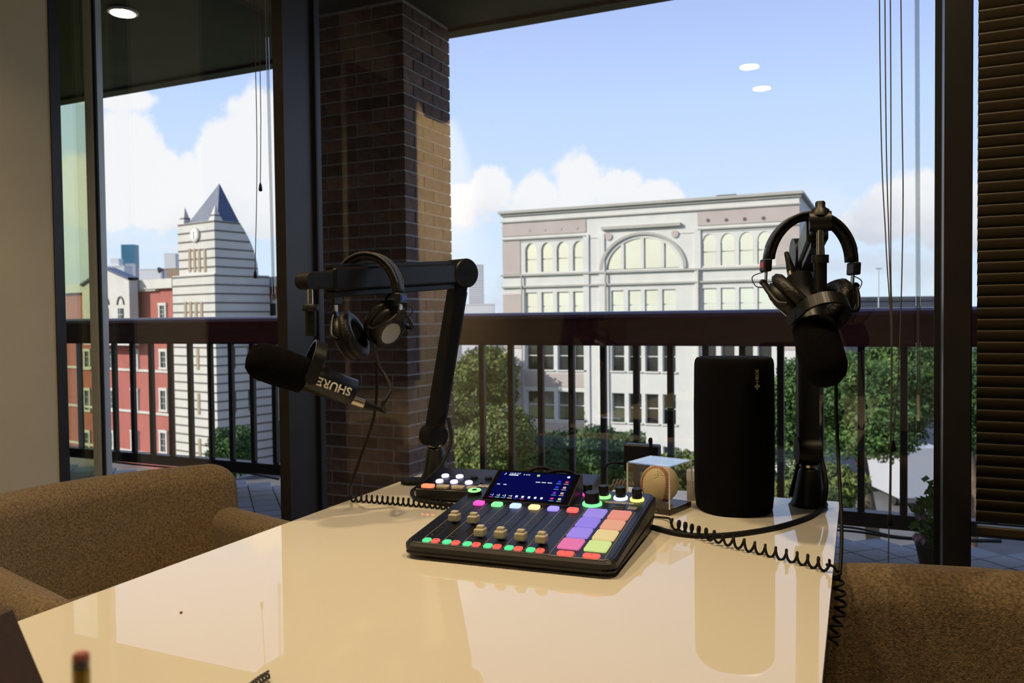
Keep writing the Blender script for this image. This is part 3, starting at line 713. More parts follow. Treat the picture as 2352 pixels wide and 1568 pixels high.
def uit(t, u, v, s, m_):
    x, y = U(u, v); MB().text(t, s, SO @ Matrix.Translation((x, y, 0.0054))).build('display_text', m_, sc_)
uit('♪', 0.07, 0.91, 0.011, 'ui_white'); uit('16:0:37', 0.20, 0.93, 0.0075, 'ui_white'); ui(0.19, 0.875, 0.018, 0.002, 'ui_white'); uit('0 47%', 0.37, 0.91, 0.0055, 'ui_white')
x, y = U(0.53, 0.91)
for u, v, r, m_ in ((0.53, 0.91, 0.003, 'ui_lime'), (0.94, 0.915, 0.0028, 'ui_white')):
    x, y = U(u, v); MB().lathe(SO @ Vector((x, y, 0.0045)), SO.to_3x3() @ Vector((0, 0, 1)), [(0, r), (0.001, r)], 16).build('display_icon', m_, sc_)
for u in (0.05, 0.14): ui(u, 0.50, 0.006, 0.0016, 'ui_white')
for u in (0.565, 0.645, 0.725): ui(u, 0.66, 0.0085, 0.0016, 'ui_white')
for i, m_ in enumerate(('ui_pink', 'ui_green', 'ui_cyan', 'ui_amber', 'ui_blue', 'ui_red')):
    u = 0.045+0.083*i
    if i < 4: uit('•%d' % (i+1), u, 0.085, 0.0085, 'ui_white')
    else: ui(u, 0.09, 0.0042, 0.005, 'ui_white')
    ui(u, 0.015, 0.0085, 0.0012, m_)
for i in range(3): ui(0.545+0.083*i, 0.085, 0.0042, 0.005, 'ui_white')
for r_, (a, b) in enumerate((('ui_blue', 'ui_red'), ('ui_blue', 'ui_tan'), ('ui_violet', 'ui_tan'), ('ui_pink', 'ui_lime'))):
    v = 0.70-0.21*r_
    for u, m_ in ((0.845, a), (0.945, b)):
        ui(u, v+0.03, 0.0055, 0.005, m_); ui(u, v-0.05, 0.009, 0.0011, 'ui_tan' if m_ == b else 'ui_cyan')

# ================================================================ video switcher behind it
sw = empty('video_switcher', (-0.905, 1.478, TZ), math.radians(8), label='low black video switcher with white round keys behind the mixing desk', cat='switcher')
VW, VD, V0, V1 = 0.365, 0.135, 0.026, 0.046
KV = (V1-V0)/VD
vz = lambda y: V0+KV*y
MB().prism([(0.010, 0.0), (0, 0.006), (0, V0-0.002), (0.002, V0), (VD, V1), (VD, 0.0)], 0, VW, 'x').build('body', 'mixer_body', sw)
MB().add([(0.003, 0.004, vz(0.004)+0.0004), (VW-0.003, 0.004, vz(0.004)+0.0004), (VW-0.003, VD-0.003, vz(VD-0.003)+0.0004), (0.003, VD-0.003, vz(VD-0.003)+0.0004)], [(0, 1, 2, 3)]).build('top_panel', 'mixer_top', sw)
def vplate(x0, y0, x1, y1, r, h, nm, m_):
    P = rr(x0, y0, x1, y1, r); n = len(P)
    return MB().add([(x, y, vz(y)) for x, y in P]+[(x, y, vz(y)+h) for x, y in P], [(i, (i+1) % n, n+(i+1) % n, n+i) for i in range(n)]+[tuple(range(n, 2*n))]).build(nm, m_, sw)
glow('key_red', (1.0, 0.16, 0.07), 2.2); glow('key_white', (0.72, 0.68, 1.0), 1.7)
for i in range(6): vplate(0.008+0.0335*i, 0.005, 0.036+0.0335*i, 0.021, 0.006, 0.004, 'source_key', 'key_red' if i == 0 else 'pale_button')
for r_, y in enumerate((0.044, 0.078)):
    for i in range(5):
        lit_ = i < (3, 2)[r_]
        x = 0.036+0.033*i
        MB().lathe((x, y, vz(y)), (0, -KV, 1), [(0, 0.0082), (0.004, 0.0082), (0.005, 0.007)], 18).build('round_key', 'key_white' if lit_ else 'black_plastic', sw)
        q = MB()
        for dx in (-0.011, 0.011): q.box((x+dx-0.003, y-0.0008, vz(y)), (x+dx+0.003, y+0.0008, vz(y)+0.001))
        q.box((x-0.004, y+0.0125, vz(y+0.0125)), (x+0.004, y+0.0135, vz(y+0.0135)+0.001)).build('key_marks', 'print_grey', sw)
MB().text('switch', 0.010, Matrix.Translation((0.150, 0.058, vz(0.058)+0.001))).build('small_print', 'print_grey', sw) if False else None

# ================================================================ generic microphone and headphone builders
def frame(o, fwd, up):
    f = Vector(fwd).normalized(); u = Vector(up); u = (u-f*u.dot(f)).normalized(); s = u.cross(f)
    return Matrix(((f.x, s.x, u.x, o[0]), (f.y, s.y, u.y, o[1]), (f.z, s.z, u.z, o[2]), (0, 0, 0, 1)))
def microphone(m, label, txt, txt_rot=PI):
    # local: +x is the foam end, origin at the pivot
    e = empty('microphone', mat=m, label=label, cat='microphone')
    b = MB().lathe((-0.098, 0, 0), (1, 0, 0), [(0, 0.020), (0.002, 0.0265), (0.085, 0.0275), (0.098, 0.0275)], 28).build('body', 'black_metal', e)
    MB().lathe((0.000, 0, 0), (1, 0, 0), [(0, 0.027), (0.004, 0.034), (0.05, 0.0365), (0.085, 0.036), (0.100, 0.031), (0.110, 0.022), (0.114, 0.008)], 28).build('windscreen', 'foam', e)
    MB().lathe((-0.123, 0, -0.014), (1, 0, 0), [(0, 0.0085), (0.027, 0.0092)], 18).build('connector', 'brushed_steel', e)
    MB().lathe((-0.170, 0, -0.014), (1, 0, 0), [(0, 0.0042), (0.02, 0.0055), (0.047, 0.0085)], 14).build('cable_boot', 'black_rubber', e)
    if txt:
        q = MB(); vs, fs = text_geo(txt, 0.0225, 'CENTER', 0.028)
        R = 0.0279
        out_ = []
        for v in vs:
            x, y = v[0], -v[1]
            a = y/R
            out_.append((x-0.052, R*math.cos(a), R*math.sin(a)))
        q.add(out_, fs); q.build('lettering', 'print_white', b)
    # yoke
    for s in (-1, 1):
        MB().cyl((-0.004, s*0.028, 0), (-0.004, s*0.043, 0), 0.012, n=18).build('pivot_knob', 'black_metal', e)
    pts = [(-0.004, -0.040, 0)]+[(-0.004, 0.040*math.sin(t), 0.03+0.040*math.cos(t)) for t in [(-PI/2)+PI*k/28 for k in range(29)]]+[(-0.004, 0.040, 0)]
    y = MB()
    for k in range(len(pts)-1):
        a, c = Vector(pts[k]), Vector(pts[k+1])
        d = (c-a).normalized(); nrm = Vector((1, 0, 0)).cross(d)*0.0022
        w = Vector((0.011, 0, 0))
        y.add([a-w-nrm, a+w-nrm, a+w+nrm, a-w+nrm, c-w-nrm, c+w-nrm, c+w+nrm, c-w+nrm], [(0, 1, 5, 4), (1, 2, 6, 5), (2, 3, 7, 6), (3, 0, 4, 7), (0, 3, 2, 1), (4, 5, 6, 7)])
    y.build('yoke', 'black_metal', e)
    return e
def headphones(m, label, tilt=(0, 0), twist=(0, 0), inn=(0, 0), badge='plate_blue'):
    # local: band in the x-z plane, top of the band at the origin, ears at -z
    e = empty('headphones', mat=m, label=label, cat='headphones')
    R, RZ = 0.074, 0.085
    band = MB(); pad = MB(); n = 26; P = []
    for k in range(n+1):
        t = PI*(0.02+0.96*k/n); P.append((R*math.cos(t), RZ*math.sin(t)-RZ))
    def strip(mb, off, th, w):
        vs = []
        for i, (x, z) in enumerate(P):
            nx, nz2 = x/R, (z+RZ)/RZ; l = math.hypot(nx, nz2); nx /= l; nz2 /= l
            for o_, yy in ((off, -w), (off+th, -w*0.9), (off+th, w*0.9), (off, w)):
                vs.append((x+nx*o_, yy, z+nz2*o_))
        fs = []
        for i in range(n):
            for q_ in range(4): fs.append((i*4+q_, i*4+(q_+1) % 4, (i+1)*4+(q_+1) % 4, (i+1)*4+q_))
        fs += [(0, 1, 2, 3), (n*4+3, n*4+2, n*4+1, n*4)]
        mb.add(vs, fs, True)
    strip(band, 0.0, 0.004, 0.0155); hb = band.build('headband', 'leatherette', e)
    strip(pad, -0.0105, 0.0105, 0.0135); pad.build('headband_pad', 'leatherette', e)
    for s in (-1, 1):
        MB().tube([(x*(1+0.0042/R), s*0.0140, (z+RZ)*(1+0.0042/RZ)-RZ) for x, z in P[2:-2]], 0.0006, 5).build('stitching', 'print_grey', hb)
    for i, s in enumerate((-1, 1)):
        sl = empty('ear_slider', mat=wm(e)) if False else None
        hs = MB().rbox((s*(R+0.001), 0, -RZ-0.006), (0.013, 0.036, 0.022), 0.003, 2).build('slider_housing', 'black_plastic', e)
        MB().rbox((s*(R+0.0078), 0.0, -RZ-0.006), (0.0015, 0.024, 0.010), 0.0005, 1).build('badge', badge if s > 0 else 'plate_red', hs)
        MB().box((s*R-0.0012, -0.006, -RZ-0.040), (s*R+0.0012, 0.006, -RZ-0.015)).build('slider', 'brushed_steel', e)
        MB().tube(spline([(s*R, 0.008, -RZ-0.016), (s*(R+0.020), 0.012, -RZ-0.026), (s*(R+0.014), 0.010, -RZ-0.042), (s*R, 0.006, -RZ-0.044)], 6), 0.0009, 6).build('signal_wire', 'black_rubber', e)
        # yoke and cup turn together about the slider end
        C_ = Matrix.Translation((s*R, 0, -RZ-0.040)) @ Matrix.Rotation(twist[i], 4, 'Z') @ Matrix.Rotation(tilt[i]*s, 4, 'Y')
        def tr(p): return C_ @ Vector(p)
        y = MB()
        for w in (-1, 1):
            y.tube([tr(q) for q in spline([(0, w*0.004, 0.006), (s*0.004, w*0.024, -0.014), (s*0.006-s*inn[i]*0.6, w*0.043, -0.040), (-s*0.002-s*inn[i], w*0.045, -0.052)], 6)], 0.0042, 6)
        y.rbox((0, 0, 0), (0.010, 0.020, 0.022), 0.003, 1, m=C_)
        y.build('yoke', 'black_plastic', e)
        cc = tr((-s*(0.008+inn[i]), 0, -0.052)); ax = (C_.to_3x3() @ Vector((s, 0, 0))); up = C_.to_3x3() @ Vector((0, 0, 1))
        cup = MB().lathe(cc, ax, [(-0.006, 0.034), (0.0, 0.040), (0.010, 0.039), (0.018, 0.030), (0.021, 0.024), (0.022, 0.010)], 28, sx=1.22, side=up).build('ear_cup', 'black_plastic', e)
        pr = [(-0.003, 0.030), (-0.003, 0.041), (-0.009, 0.046), (-0.018, 0.045), (-0.024, 0.038), (-0.024, 0.028), (-0.016, 0.022), (-0.010, 0.020)]
        MB().lathe(cc, ax, pr, 28, sx=1.18, side=up).build('ear_pad', 'leatherette', cup)
        pl = MB().lathe(cc+ax*0.0215-up*0.004, ax, [(0, 0.021), (0.0012, 0.0205)], 24, sx=1.25, side=up).build('label_plate', 'plate_silver', cup)
    return e

def world_to(e, pts): return pts

# ================================================================ boom arms
def beam(mb, a, b, w, h, upv=(0, 0, 1)):
    a = Vector(a); b = Vector(b); m = frame((a+b)/2, b-a, upv); L_ = (b-a).length
    return mb.rbox((0, 0, 0), (L_, w, h), min(w, h)*0.16, 2, m=m)
def boom(base, joint, elbow, end, label, outv):
    e = empty('boom_arm', base, label=label, cat='boom arm')
    base, joint, elbow, end, outv = map(Vector, (base, joint, elbow, end, outv))
    # desk clamp
    MB().lathe(base, (0, 0, 1), [(0, 0.034), (0.004, 0.036), (0.010, 0.033), (0.018, 0.030), (0.070, 0.020), (0.074, 0.017)], 24).build('base', 'black_plastic', e, True)
    MB().cyl(base+Vector((0, 0, 0.07)), joint, 0.012, n=16).build('post', 'black_metal', e, True)
    MB().cyl(base+Vector((0, 0, 0.078)), base+Vector((0, 0, 0.083)), 0.0185, n=20).build('collar', 'chrome', e, True)
    s = outv.normalized()
    MB().cyl(joint-s*0.022, joint+s*0.022, 0.027, n=24).build('lower_joint', 'black_metal', e, True)
    lo = MB(); beam(lo, joint, elbow, 0.034, 0.040, s); lo.build('lower_arm', 'black_metal', e, True)
    d = (elbow-joint).normalized()
    side = d.cross(s).normalized()
    q = MB(); beam(q, joint+d*0.04+side*0.0215, elbow-d*0.04+side*0.0215, 0.014, 0.010, s); q.build('cable_channel', 'black_plastic', e, True)
    j = MB().cyl(elbow-s*0.027, elbow+s*0.027, 0.034, n=28).build('elbow', 'black_metal', e, True)
    MB().lathe(elbow+s*0.027, s, [(0, 0.0335), (0.003, 0.031)], 28).build('elbow_cap', 'black_plastic', j, True)
    MB().cyl(elbow+s*0.0295, elbow+s*0.0310, 0.006, n=14).build('screw', 'black_metal', j, True)
    d2 = (end-elbow).normalized()
    up_ = MB(); e1 = end-d2*0.055
    beam(up_, elbow, e1, 0.036, 0.046, (0, 0, 1)); up_.build('upper_arm', 'black_metal', e, True)
    n_ = d2.cross(Vector((0, 0, 1))).normalized(); dn = n_.cross(d2).normalized()
    if dn.z > 0: dn = -dn
    q = MB(); beam(q, elbow+d2*0.035+dn*0.029, e1+dn*0.029, 0.022, 0.012, (0, 0, 1)); q.build('cable_channel', 'black_plastic', e, True)
    q = MB(); beam(q, elbow+d2*0.035-dn*0.026, e1-dn*0.026, 0.020, 0.008, (0, 0, 1)); q.build('top_cover', 'black_plastic', e, True)
    hd = MB(); beam(hd, e1-d2*0.01, end, 0.028, 0.034, (0, 0, 1)); hd.cyl(end+n_*0.017, end-n_*0.017, 0.0165, n=20); hd.build('tilt_head', 'black_plastic', e, True)
    return e, d2
J1 = at(1000, 1000, 1.975); B1 = (float(J1[0])+0.012, float(J1[1]), TZ)
a1, dA = boom((-0.985, 1.700, TZ), (-0.990, 1.700, 0.843), at(1056, 628, 1.95), at(706, 645, 1.57), 'black boom arm clamped at the table corner beside the brick pillar', (0.9, -0.42, 0))
end1 = Vector(at(712, 650, 1.57))
st = MB().cyl(end1, end1+Vector((0, 0, -0.045)), 0.0055, n=14).build('thread_rod', 'chrome', a1, True)
MB().lathe(end1+Vector((0, 0, -0.053)), (0, 0, 1), [(0, 0.015), (0.001, 0.0155), (0.012, 0.0155), (0.013, 0.014)], 18).build('lock_nut', 'black_plastic', a1, True)
MB().cyl(end1+Vector((0, 0, -0.100)), end1+Vector((0, 0, -0.050)), 0.0105, n=16).build('stem', 'black_metal', a1, True)
# microphone 1: foam end to the left and up, hanging under the arm
mp = Vector(at(703, 864, 1.57))
fw = Vector(at(577, 828, 1.50))-Vector(at(800, 905, 1.57))
M1 = frame(mp, fw, (0, 0, 1))
microphone(M1, 'black dynamic microphone hanging from the boom arm beside the brick pillar', 'SHURE')
# headphones 1 over the upper arm
hp_c = Vector(at(843, 584, 1.69)); H1m = Matrix.Translation(hp_c) @ Matrix.Rotation(math.radians(6), 4, 'Z')
headphones(H1m, 'black studio headphones draped over the boom arm beside the brick pillar', tilt=(0.40, 0.62), twist=(0.10, -0.62), inn=(0.0, 0.028))
# boom arm 2: folds towards the camera
a2, dB = boom((-0.150, 1.735, TZ), (-0.152, 1.735, 0.850), at(1851, 585, 1.70), at(1884, 508, 1.37), 'black boom arm at the table corner beside the black loudspeaker', (0.95, 0.3, 0))
end2 = Vector(at(1884, 512, 1.37))
MB().box((-0.155, 1.70, 0), (0, 0, 0)).v
MB().cyl(Vector(at(1818, 1140, 1.70)), Vector(at(1848, 1020, 1.70)), 0.007, n=12).build('clamp_strut', 'black_metal', a2, True)
MB().lathe(end2+Vector((0, 0, 0.012)), (0, 0, 1), [(0, 0.017), (0.010, 0.014), (0.014, 0.008), (0.022, 0.008), (0.024, 0.006)], 16).build('top_knob', 'black_plastic', a2, True)
MB().cyl(end2, end2+Vector((0, 0, -0.058)), 0.0062, n=14).build('thread_rod', 'chrome', a2, True)
MB().lathe(end2+Vector((0, 0, -0.066)), (0, 0, 1), [(0, 0.0135), (0.013, 0.0135)], 18).build('lock_nut', 'black_plastic', a2, True)
MB().cyl(end2+Vector((0, 0, -0.112)), end2+Vector((0, 0, -0.060)), 0.0105, n=16).build('stem', 'black_metal', a2, True)
mp2 = end2+Vector((-0.012, 0.0, -0.168))
M2 = frame(mp2, Vector((0.20, -0.42, -0.62)), (0.1, 0.2, 1))
microphone(M2, 'black dynamic microphone pointing down under the headphones beside the loudspeaker', None)
H2m = Matrix.Translation(Vector(at(1866, 492, 1.43))) @ Matrix.Rotation(math.radians(22), 4, 'Z') @ Matrix.Rotation(math.radians(3), 4, 'Y')
headphones(H2m, 'black studio headphones draped over the boom arm beside the loudspeaker', tilt=(0.85, 0.65), twist=(-0.35, 0.30))
for o_ in list(bpy.data.objects):
    if o_.name.startswith('headphones'): o_['category'] = 'headphones'

# ================================================================ loudspeaker
sp = empty('loudspeaker', (-0.287, 1.674, TZ), math.radians(14), label='tall black cloth-covered loudspeaker standing on the table', cat='speaker')
out_ = []
for k in range(48):
    t = 2*PI*k/48; c, s = math.cos(t), math.sin(t)
    x = 0.078*math.copysign(abs(c)**(0.80 if s < 0 else 0.45), c); y = -0.105*abs(s)**0.95 if s < 0 else 0.055*abs(s)**0.5
    if s > 0: x *= 0.90
    out_.append((x, y))
prof = [(0.0, 0.90), (0.004, 0.95), (0.03, 0.985), (0.10, 1.0), (0.20, 1.0), (0.285, 0.985), (0.293, 0.965), (0.298, 0.92)]
vs = []; n = 48
for z, s in prof:
    for x, y in out_: vs.append((x*s, y*s, z+(0.006*(-y/0.078) if False else 0)))
fs = []
for k in range(len(prof)-1): fs += [(k*n+i, k*n+(i+1) % n, (k+1)*n+(i+1) % n, (k+1)*n+i) for i in range(n)]
fs += [tuple(reversed(range(n))), tuple(range((len(prof)-1)*n, len(prof)*n))]
sp_b = MB().add(vs, fs, True).build('cabinet', 'speaker_cloth', sp)
MB().prism([(x*0.86, y*0.86) for x, y in out_], -0.0, 0.004).build('foot_plate', 'black_rubber', sp)
lg = MB(); lx_ = 0.036
_fr = sorted((p for p in out_ if p[1] < -0.02), key=lambda p: p[0]); ly_ = float(np.interp(lx_, [p[0] for p in _fr], [p[1] for p in _fr]))*0.986-0.0012
la_ = math.atan2(float(np.interp(lx_+0.008, [p[0] for p in _fr], [p[1] for p in _fr]))-float(np.interp(lx_-0.008, [p[0] for p in _fr], [p[1] for p in _fr])), 0.016)
LM = Matrix.Translation((lx_, ly_, 0.267)) @ Matrix.Rotation(la_, 4, 'Z') @ Matrix.Rotation(PI/2, 4, 'X') @ Matrix.Rotation(PI/2, 4, 'Z')
lg.text('HEOS', 0.0095, LM, 0.02)
lg2 = Matrix.Translation((lx_, ly_, 0.2475)) @ Matrix.Rotation(la_, 4, 'Z') @ Matrix.Rotation(PI/2, 4, 'X')
for a in range(4):
    r_ = lg2 @ Matrix.Rotation(a*PI/2, 4, 'Z')
    lg.add([r_ @ Vector(v) for v in ((-0.0008, 0.0008, 0), (0.0008, 0.0008, 0), (0.0022, 0.0045, 0), (0, 0.0062, 0), (-0.0022, 0.0045, 0))], [(0, 1, 2, 3, 4)])
lg.build('lettering', 'print_gold', sp)

# ================================================================ baseball in its clear case
BC = Vector((-0.418, 1.601, TZ)); BA = math.radians(-14)
dc = empty('display_case', BC, BA, label='clear acrylic display cube holding a baseball beside the loudspeaker', cat='display case')
S = 0.046; HC = 0.092; tk = 0.0022; BH = 0.012
for a, b, nm in (((-S, -S, BH), (S, -S+tk, HC), 'side_panel'), ((-S, S-tk, BH), (S, S, HC), 'side_panel'), ((-S, -S+tk, BH), (-S+tk, S-tk, HC), 'side_panel'), ((S-tk, -S+tk, BH), (S, S-tk, HC), 'side_panel')):
    MB().box(a, b).build(nm, 'acrylic', dc)
glass('acrylic_lid', (0.97, 0.97, 0.98), 0.20)
MB().box((-S, -S, HC), (S, S, HC+0.0025)).build('lid', 'acrylic_lid', dc)
mat('acrylic_glint', (0.75, 0.77, 0.82), 0.15, var=0.02)
for x_ in (-S, S):
    for y_ in (-S, S): MB().box((x_-0.0012, y_-0.0012, BH), (x_+0.0012, y_+0.0012, HC)).build('edge_glint', 'acrylic_glint', dc)  # pale strips stand for light caught along the acrylic edges
bs = MB().rbox((0, 0, BH/2), (2*S, 2*S, BH), 0.002, 1).build('base', 'case_base', dc)
q = MB(); q.box((-0.012, -S-0.0004, 0.0078), (0.016, -S, 0.0090)).box((-0.014, -S-0.0004, 0.0048), (0.018, -S, 0.0060)); q.build('small_print', 'print_gold', bs)
MB().box((-0.024, -S-0.0004, 0.0035), (-0.020, -S, 0.0100)).build('badge', 'plate_red', bs)
ball = empty('baseball', BC+Vector((0, 0, 0.0120)), label='cream leather baseball with red stitching inside the clear cube', cat='baseball')
RB = 0.0378; bc = Vector((0, 0, RB))
m_ = MB(); m_.lathe((0, 0, 0), (0, 0, 1), [(RB-RB*math.cos(PI*k/24), max(1e-4, RB*math.sin(PI*k/24))) for k in range(25)], 40); m_.build('cover', 'ball_leather', ball)
BR_ = Matrix.Rotation(math.radians(38), 3, 'Z') @ Matrix.Rotation(math.radians(8), 3, 'Y')
def seam(t):
    a = 0.44; b = 1-a
    v = Vector((a*math.sin(t*1)*1.0+0, 0, 0))
    # classic tennis-ball curve
    A, B = 0.75, 0.25
    v = Vector((A*math.cos(t)+B*math.cos(3*t), A*math.sin(t)-B*math.sin(3*t), 2*math.sqrt(A*B)*math.sin(2*t)))
    return BR_ @ v.normalized()
stt = MB(); NS = 108
for k in range(NS):
    t = 2*PI*k/NS; c = seam(t); tg = (seam(t+0.01)-seam(t-0.01)).normalized(); sd_ = c.cross(tg)
    for s in (-1, 1):
        a_ = (c*RB*1.003); b2 = ((c+sd_*s*0.105+tg*0.06).normalized()*RB*1.008)
        stt.tube([bc+a_, bc+(a_+b2)*0.5*1.004, bc+b2], 0.00075, 4)
stt.build('stitching', 'stitch', ball)
sg = MB()
for (u0, v0), (u1, v1) in (((-0.30, 0.42), (-0.05, 0.50)), ((-0.05, 0.50), (-0.12, 0.78)), ((-0.12, 0.78), (0.12, 0.62)), ((0.12, 0.62), (0.02, 0.84)), ((-0.25, 0.60), (0.30, 0.56))):
    cam2 = (Vector((0, 0, 0))-BC); cam2.z = 0.0; f_ = cam2.normalized(); s_ = Vector((-f_.y, f_.x, 0)); 
    def onb(u, v): w = math.sqrt(max(0, 1-u*u-v*v)); return bc+(f_*w+s_*u+Vector((0, 0, v)))*RB*1.002
    sg.tube([onb(u0+(u1-u0)*k/5, v0+(v1-v0)*k/5) for k in range(6)], 0.00035, 4)
sg.build('signature', 'print_grey', ball)

# ================================================================ pale pot behind the cube
pc = on_z(1594, 1146, TZ)
cn = empty('lidded_can', pc, label='small beige can with a white lid between the baseball cube and the loudspeaker', cat='can')
MB().lathe((0, 0, 0), (0, 0, 1), [(0, 0.0135), (0.001, 0.0145), (0.040, 0.0145), (0.041, 0.014)], 24).build('body', 'can_body', cn)
MB().lathe((0, 0, 0.040), (0, 0, 1), [(0, 0.0152), (0.019, 0.0152), (0.021, 0.014)], 24).build('lid', 'can_cap', cn)

# ================================================================ power box on the glass
pa = on_y(1476, 1080, 2.085)
ad = empty('power_adapter', pa, label='black power box stuck on the glass above the baseball cube', cat='adapter')
MB().rbox((0.0, -0.002, 0.034), (0.092, 0.036, 0.070), 0.005, 2).build('case', 'black_plastic', ad)
MB().tube(spline([(0.028, -0.012, 0.062), (0.026, -0.024, 0.082), (0.032, -0.034, 0.086), (0.030, -0.034, 0.05), (0.028, -0.03, 0.0), (0.03, -0.02, -0.06)], 8), 0.004, 8).build('mains_lead', 'black_rubber', ad)
MB().tube(spline([(-0.046, -0.008, 0.018), (-0.066, -0.010, 0.018), (-0.090, -0.016, 0.012), (-0.100, -0.02, -0.02), (-0.100, -0.03, -0.08)], 8), 0.0025, 8).cyl((-0.046, -0.008, 0.018), (-0.064, -0.010, 0.018), 0.005, 0.004, 10).build('output_lead', 'black_rubber', ad)

# ================================================================ flat puck
pk = on_z(950, 1110, TZ)
pu = empty('cable_puck', pk, label='flat black oval puck lying by the boom arm foot', cat='puck')
MB().lathe((0, 0, 0), (0, 0, 1), [(0, 0.024), (0.002, 0.027), (0.008, 0.027), (0.011, 0.023)], 28, sx=1.1).build('disc', 'black_rubber', pu)
MB().tube(spline([(0.02, 0.02, 0.006), (0.045, 0.04, 0.014), (0.075, 0.06, 0.008), (0.06, 0.09, 0.006)], 6), 0.0045, 8).build('lead', 'black_rubber', pu)

# ================================================================ cables
def cable(name, pts, r, label, group=None, m_='black_rubber', extra=None):
    e = empty(name, pts[-1], label=label, cat='cable', group=group)
    MB().tube(spline(pts, 10), r, 10).build('lead', m_, e, True)
    return e
zt = TZ+0.005
def tp(x, y, dz=0.004): return Vector(on_z(x, y, TZ+dz))
cable('microphone_cable', [Vector(at(1030, 960, 1.95)), Vector(at(1036, 1010, 1.93)), Vector(at(1018, 1060, 1.90)), Vector(at(995, 1088, 1.87)), tp(960, 1117, 0.01), tp(946, 1130), tp(958, 1146), tp(1010, 1156), tp(1075, 1165)], 0.0042, 'black microphone cable curling round the video switcher')
c2 = [tp(1480, 1205), tp(1560, 1226), tp(1650, 1230), tp(1760, 1216), tp(1845, 1192), tp(1885, 1168, 0.006)]
cable('microphone_cable', c2+[Vector(at(1897, 1120, 1.62)), Vector(at(1888, 1060, 1.66)), Vector(at(1872, 1005, 1.69)), Vector(at(1862, 980, 1.70))], 0.0048, 'thick black microphone cable sweeping in front of the loudspeaker')
# mic 1 lead up to the arm
m1b = M1 @ Vector((-0.168, 0, -0.014))
cable('microphone_lead', [m1b, Vector(at(880, 927, 1.56)), Vector(at(897, 895, 1.58)), Vector(at(885, 862, 1.60)), Vector(at(868, 835, 1.63)), Vector(at(862, 780, 1.72)), Vector(at(880, 700, 1.75)), Vector(at(900, 672, 1.77))], 0.0036, 'thin microphone lead looping behind the hanging headphones')
# headphone cords: straight part and coil are one cord
e = empty('headphone_cord', tp(806, 1146), label='coiled headphone cord running along the left table edge to the mixing desk', cat='cord')
MB().tube(spline([Vector(at(862, 830, 1.62)), Vector(at(866, 880, 1.64)), Vector(at(858, 960, 1.66)), Vector(at(828, 1050, 1.66)), Vector(at(808, 1110, 1.66)), tp(805, 1142, 0.006)], 10), 0.0028, 8).build('straight_lead', 'black_rubber', e, True)
MB().tube(coil([tp(806, 1143, 0.0085), tp(880, 1148, 0.0085), tp(960, 1155, 0.0085), tp(1050, 1163, 0.0085)], 0.0075, 0.0118, squash=0.75), 0.0021, 7).build('coil', 'black_rubber', e, True)
e = empty('headphone_cord', tp(1905, 1302), label='coiled headphone cord crossing the table and hanging off its right edge', cat='cord')
cord_top = Vector(at(1920, 880, 1.38)); rim = Vector(on_z(1926, 1300, TZ))
MB().tube(spline([cord_top, Vector(at(1921, 950, 1.37)), Vector(at(1927, 1080, 1.33)), Vector(at(1933, 1200, 1.28)), Vector(at(1931, 1290, 1.235)), Vector(at(1925, 1330, 1.215))], 10), 0.0028, 8).build('straight_lead', 'black_rubber', e, True)
MB().tube(spline([tp(1490, 1186), tp(1520, 1188), tp(1538, 1191, 0.008), tp(1542, 1203, 0.006)], 6)+coil([tp(1545, 1203, 0.0095), tp(1640, 1231, 0.014), tp(1740, 1259, 0.0095), tp(1830, 1281, 0.0095), tp(1905, 1300, 0.011)], 0.0088, 0.0185, squash=0.62), 0.0022, 7).build('coil', 'black_rubber', e, True)
MB().tube(spline([tp(1898, 1296, 0.01), tp(1914, 1300, 0.01), Vector(at(1921, 1312, 1.215))], 6)+coil([Vector(at(1921, 1314, 1.215)), Vector(at(1930, 1370, 1.21)), Vector(at(1928, 1410, 1.21)), Vector(at(1916, 1455, 1.20)), Vector(at(1912, 1478, 1.20))], 0.0072, 0.0135, squash=0.5, up=Vector((1, 0, 0))), 0.0022, 7).build('hanging_coil', 'black_rubber', e, True)
# leads behind the desk
cable('rear_lead', [tp(1190, 1110, 0.02), Vector(at(1205, 1088, 1.80)), Vector(at(1238, 1074, 1.80)), Vector(at(1268, 1082, 1.80)), tp(1285, 1112, 0.02)], 0.0042, 'black lead arching behind the touchscreen, the taller of two')
cable('rear_lead', [tp(1235, 1112, 0.02), Vector(at(1250, 1090, 1.76)), Vector(at(1280, 1081, 1.76)), Vector(at(1312, 1086, 1.76)), tp(1335, 1112, 0.02)], 0.0042, 'black lead arching behind the touchscreen, the lower of two')
e = empty('cable_bundle', tp(1420, 1126), label='small bundle of grey leads tied behind the colour-ringed knobs', cat='cable')
q = MB()
for k in range(5):
    c = tp(1405+9*k, 1128); r_ = 0.012
    q.tube([c+Vector((r_*math.cos(t)*0.4, r_*math.sin(t), 0.012+0.012*math.sin(2*t+k)*0.4+0.008*math.cos(t))) for t in [2*PI*i/16 for i in range(16)]], 0.0032, 7, closed=True)
q.build('loops', 'cord_grey', e, True)

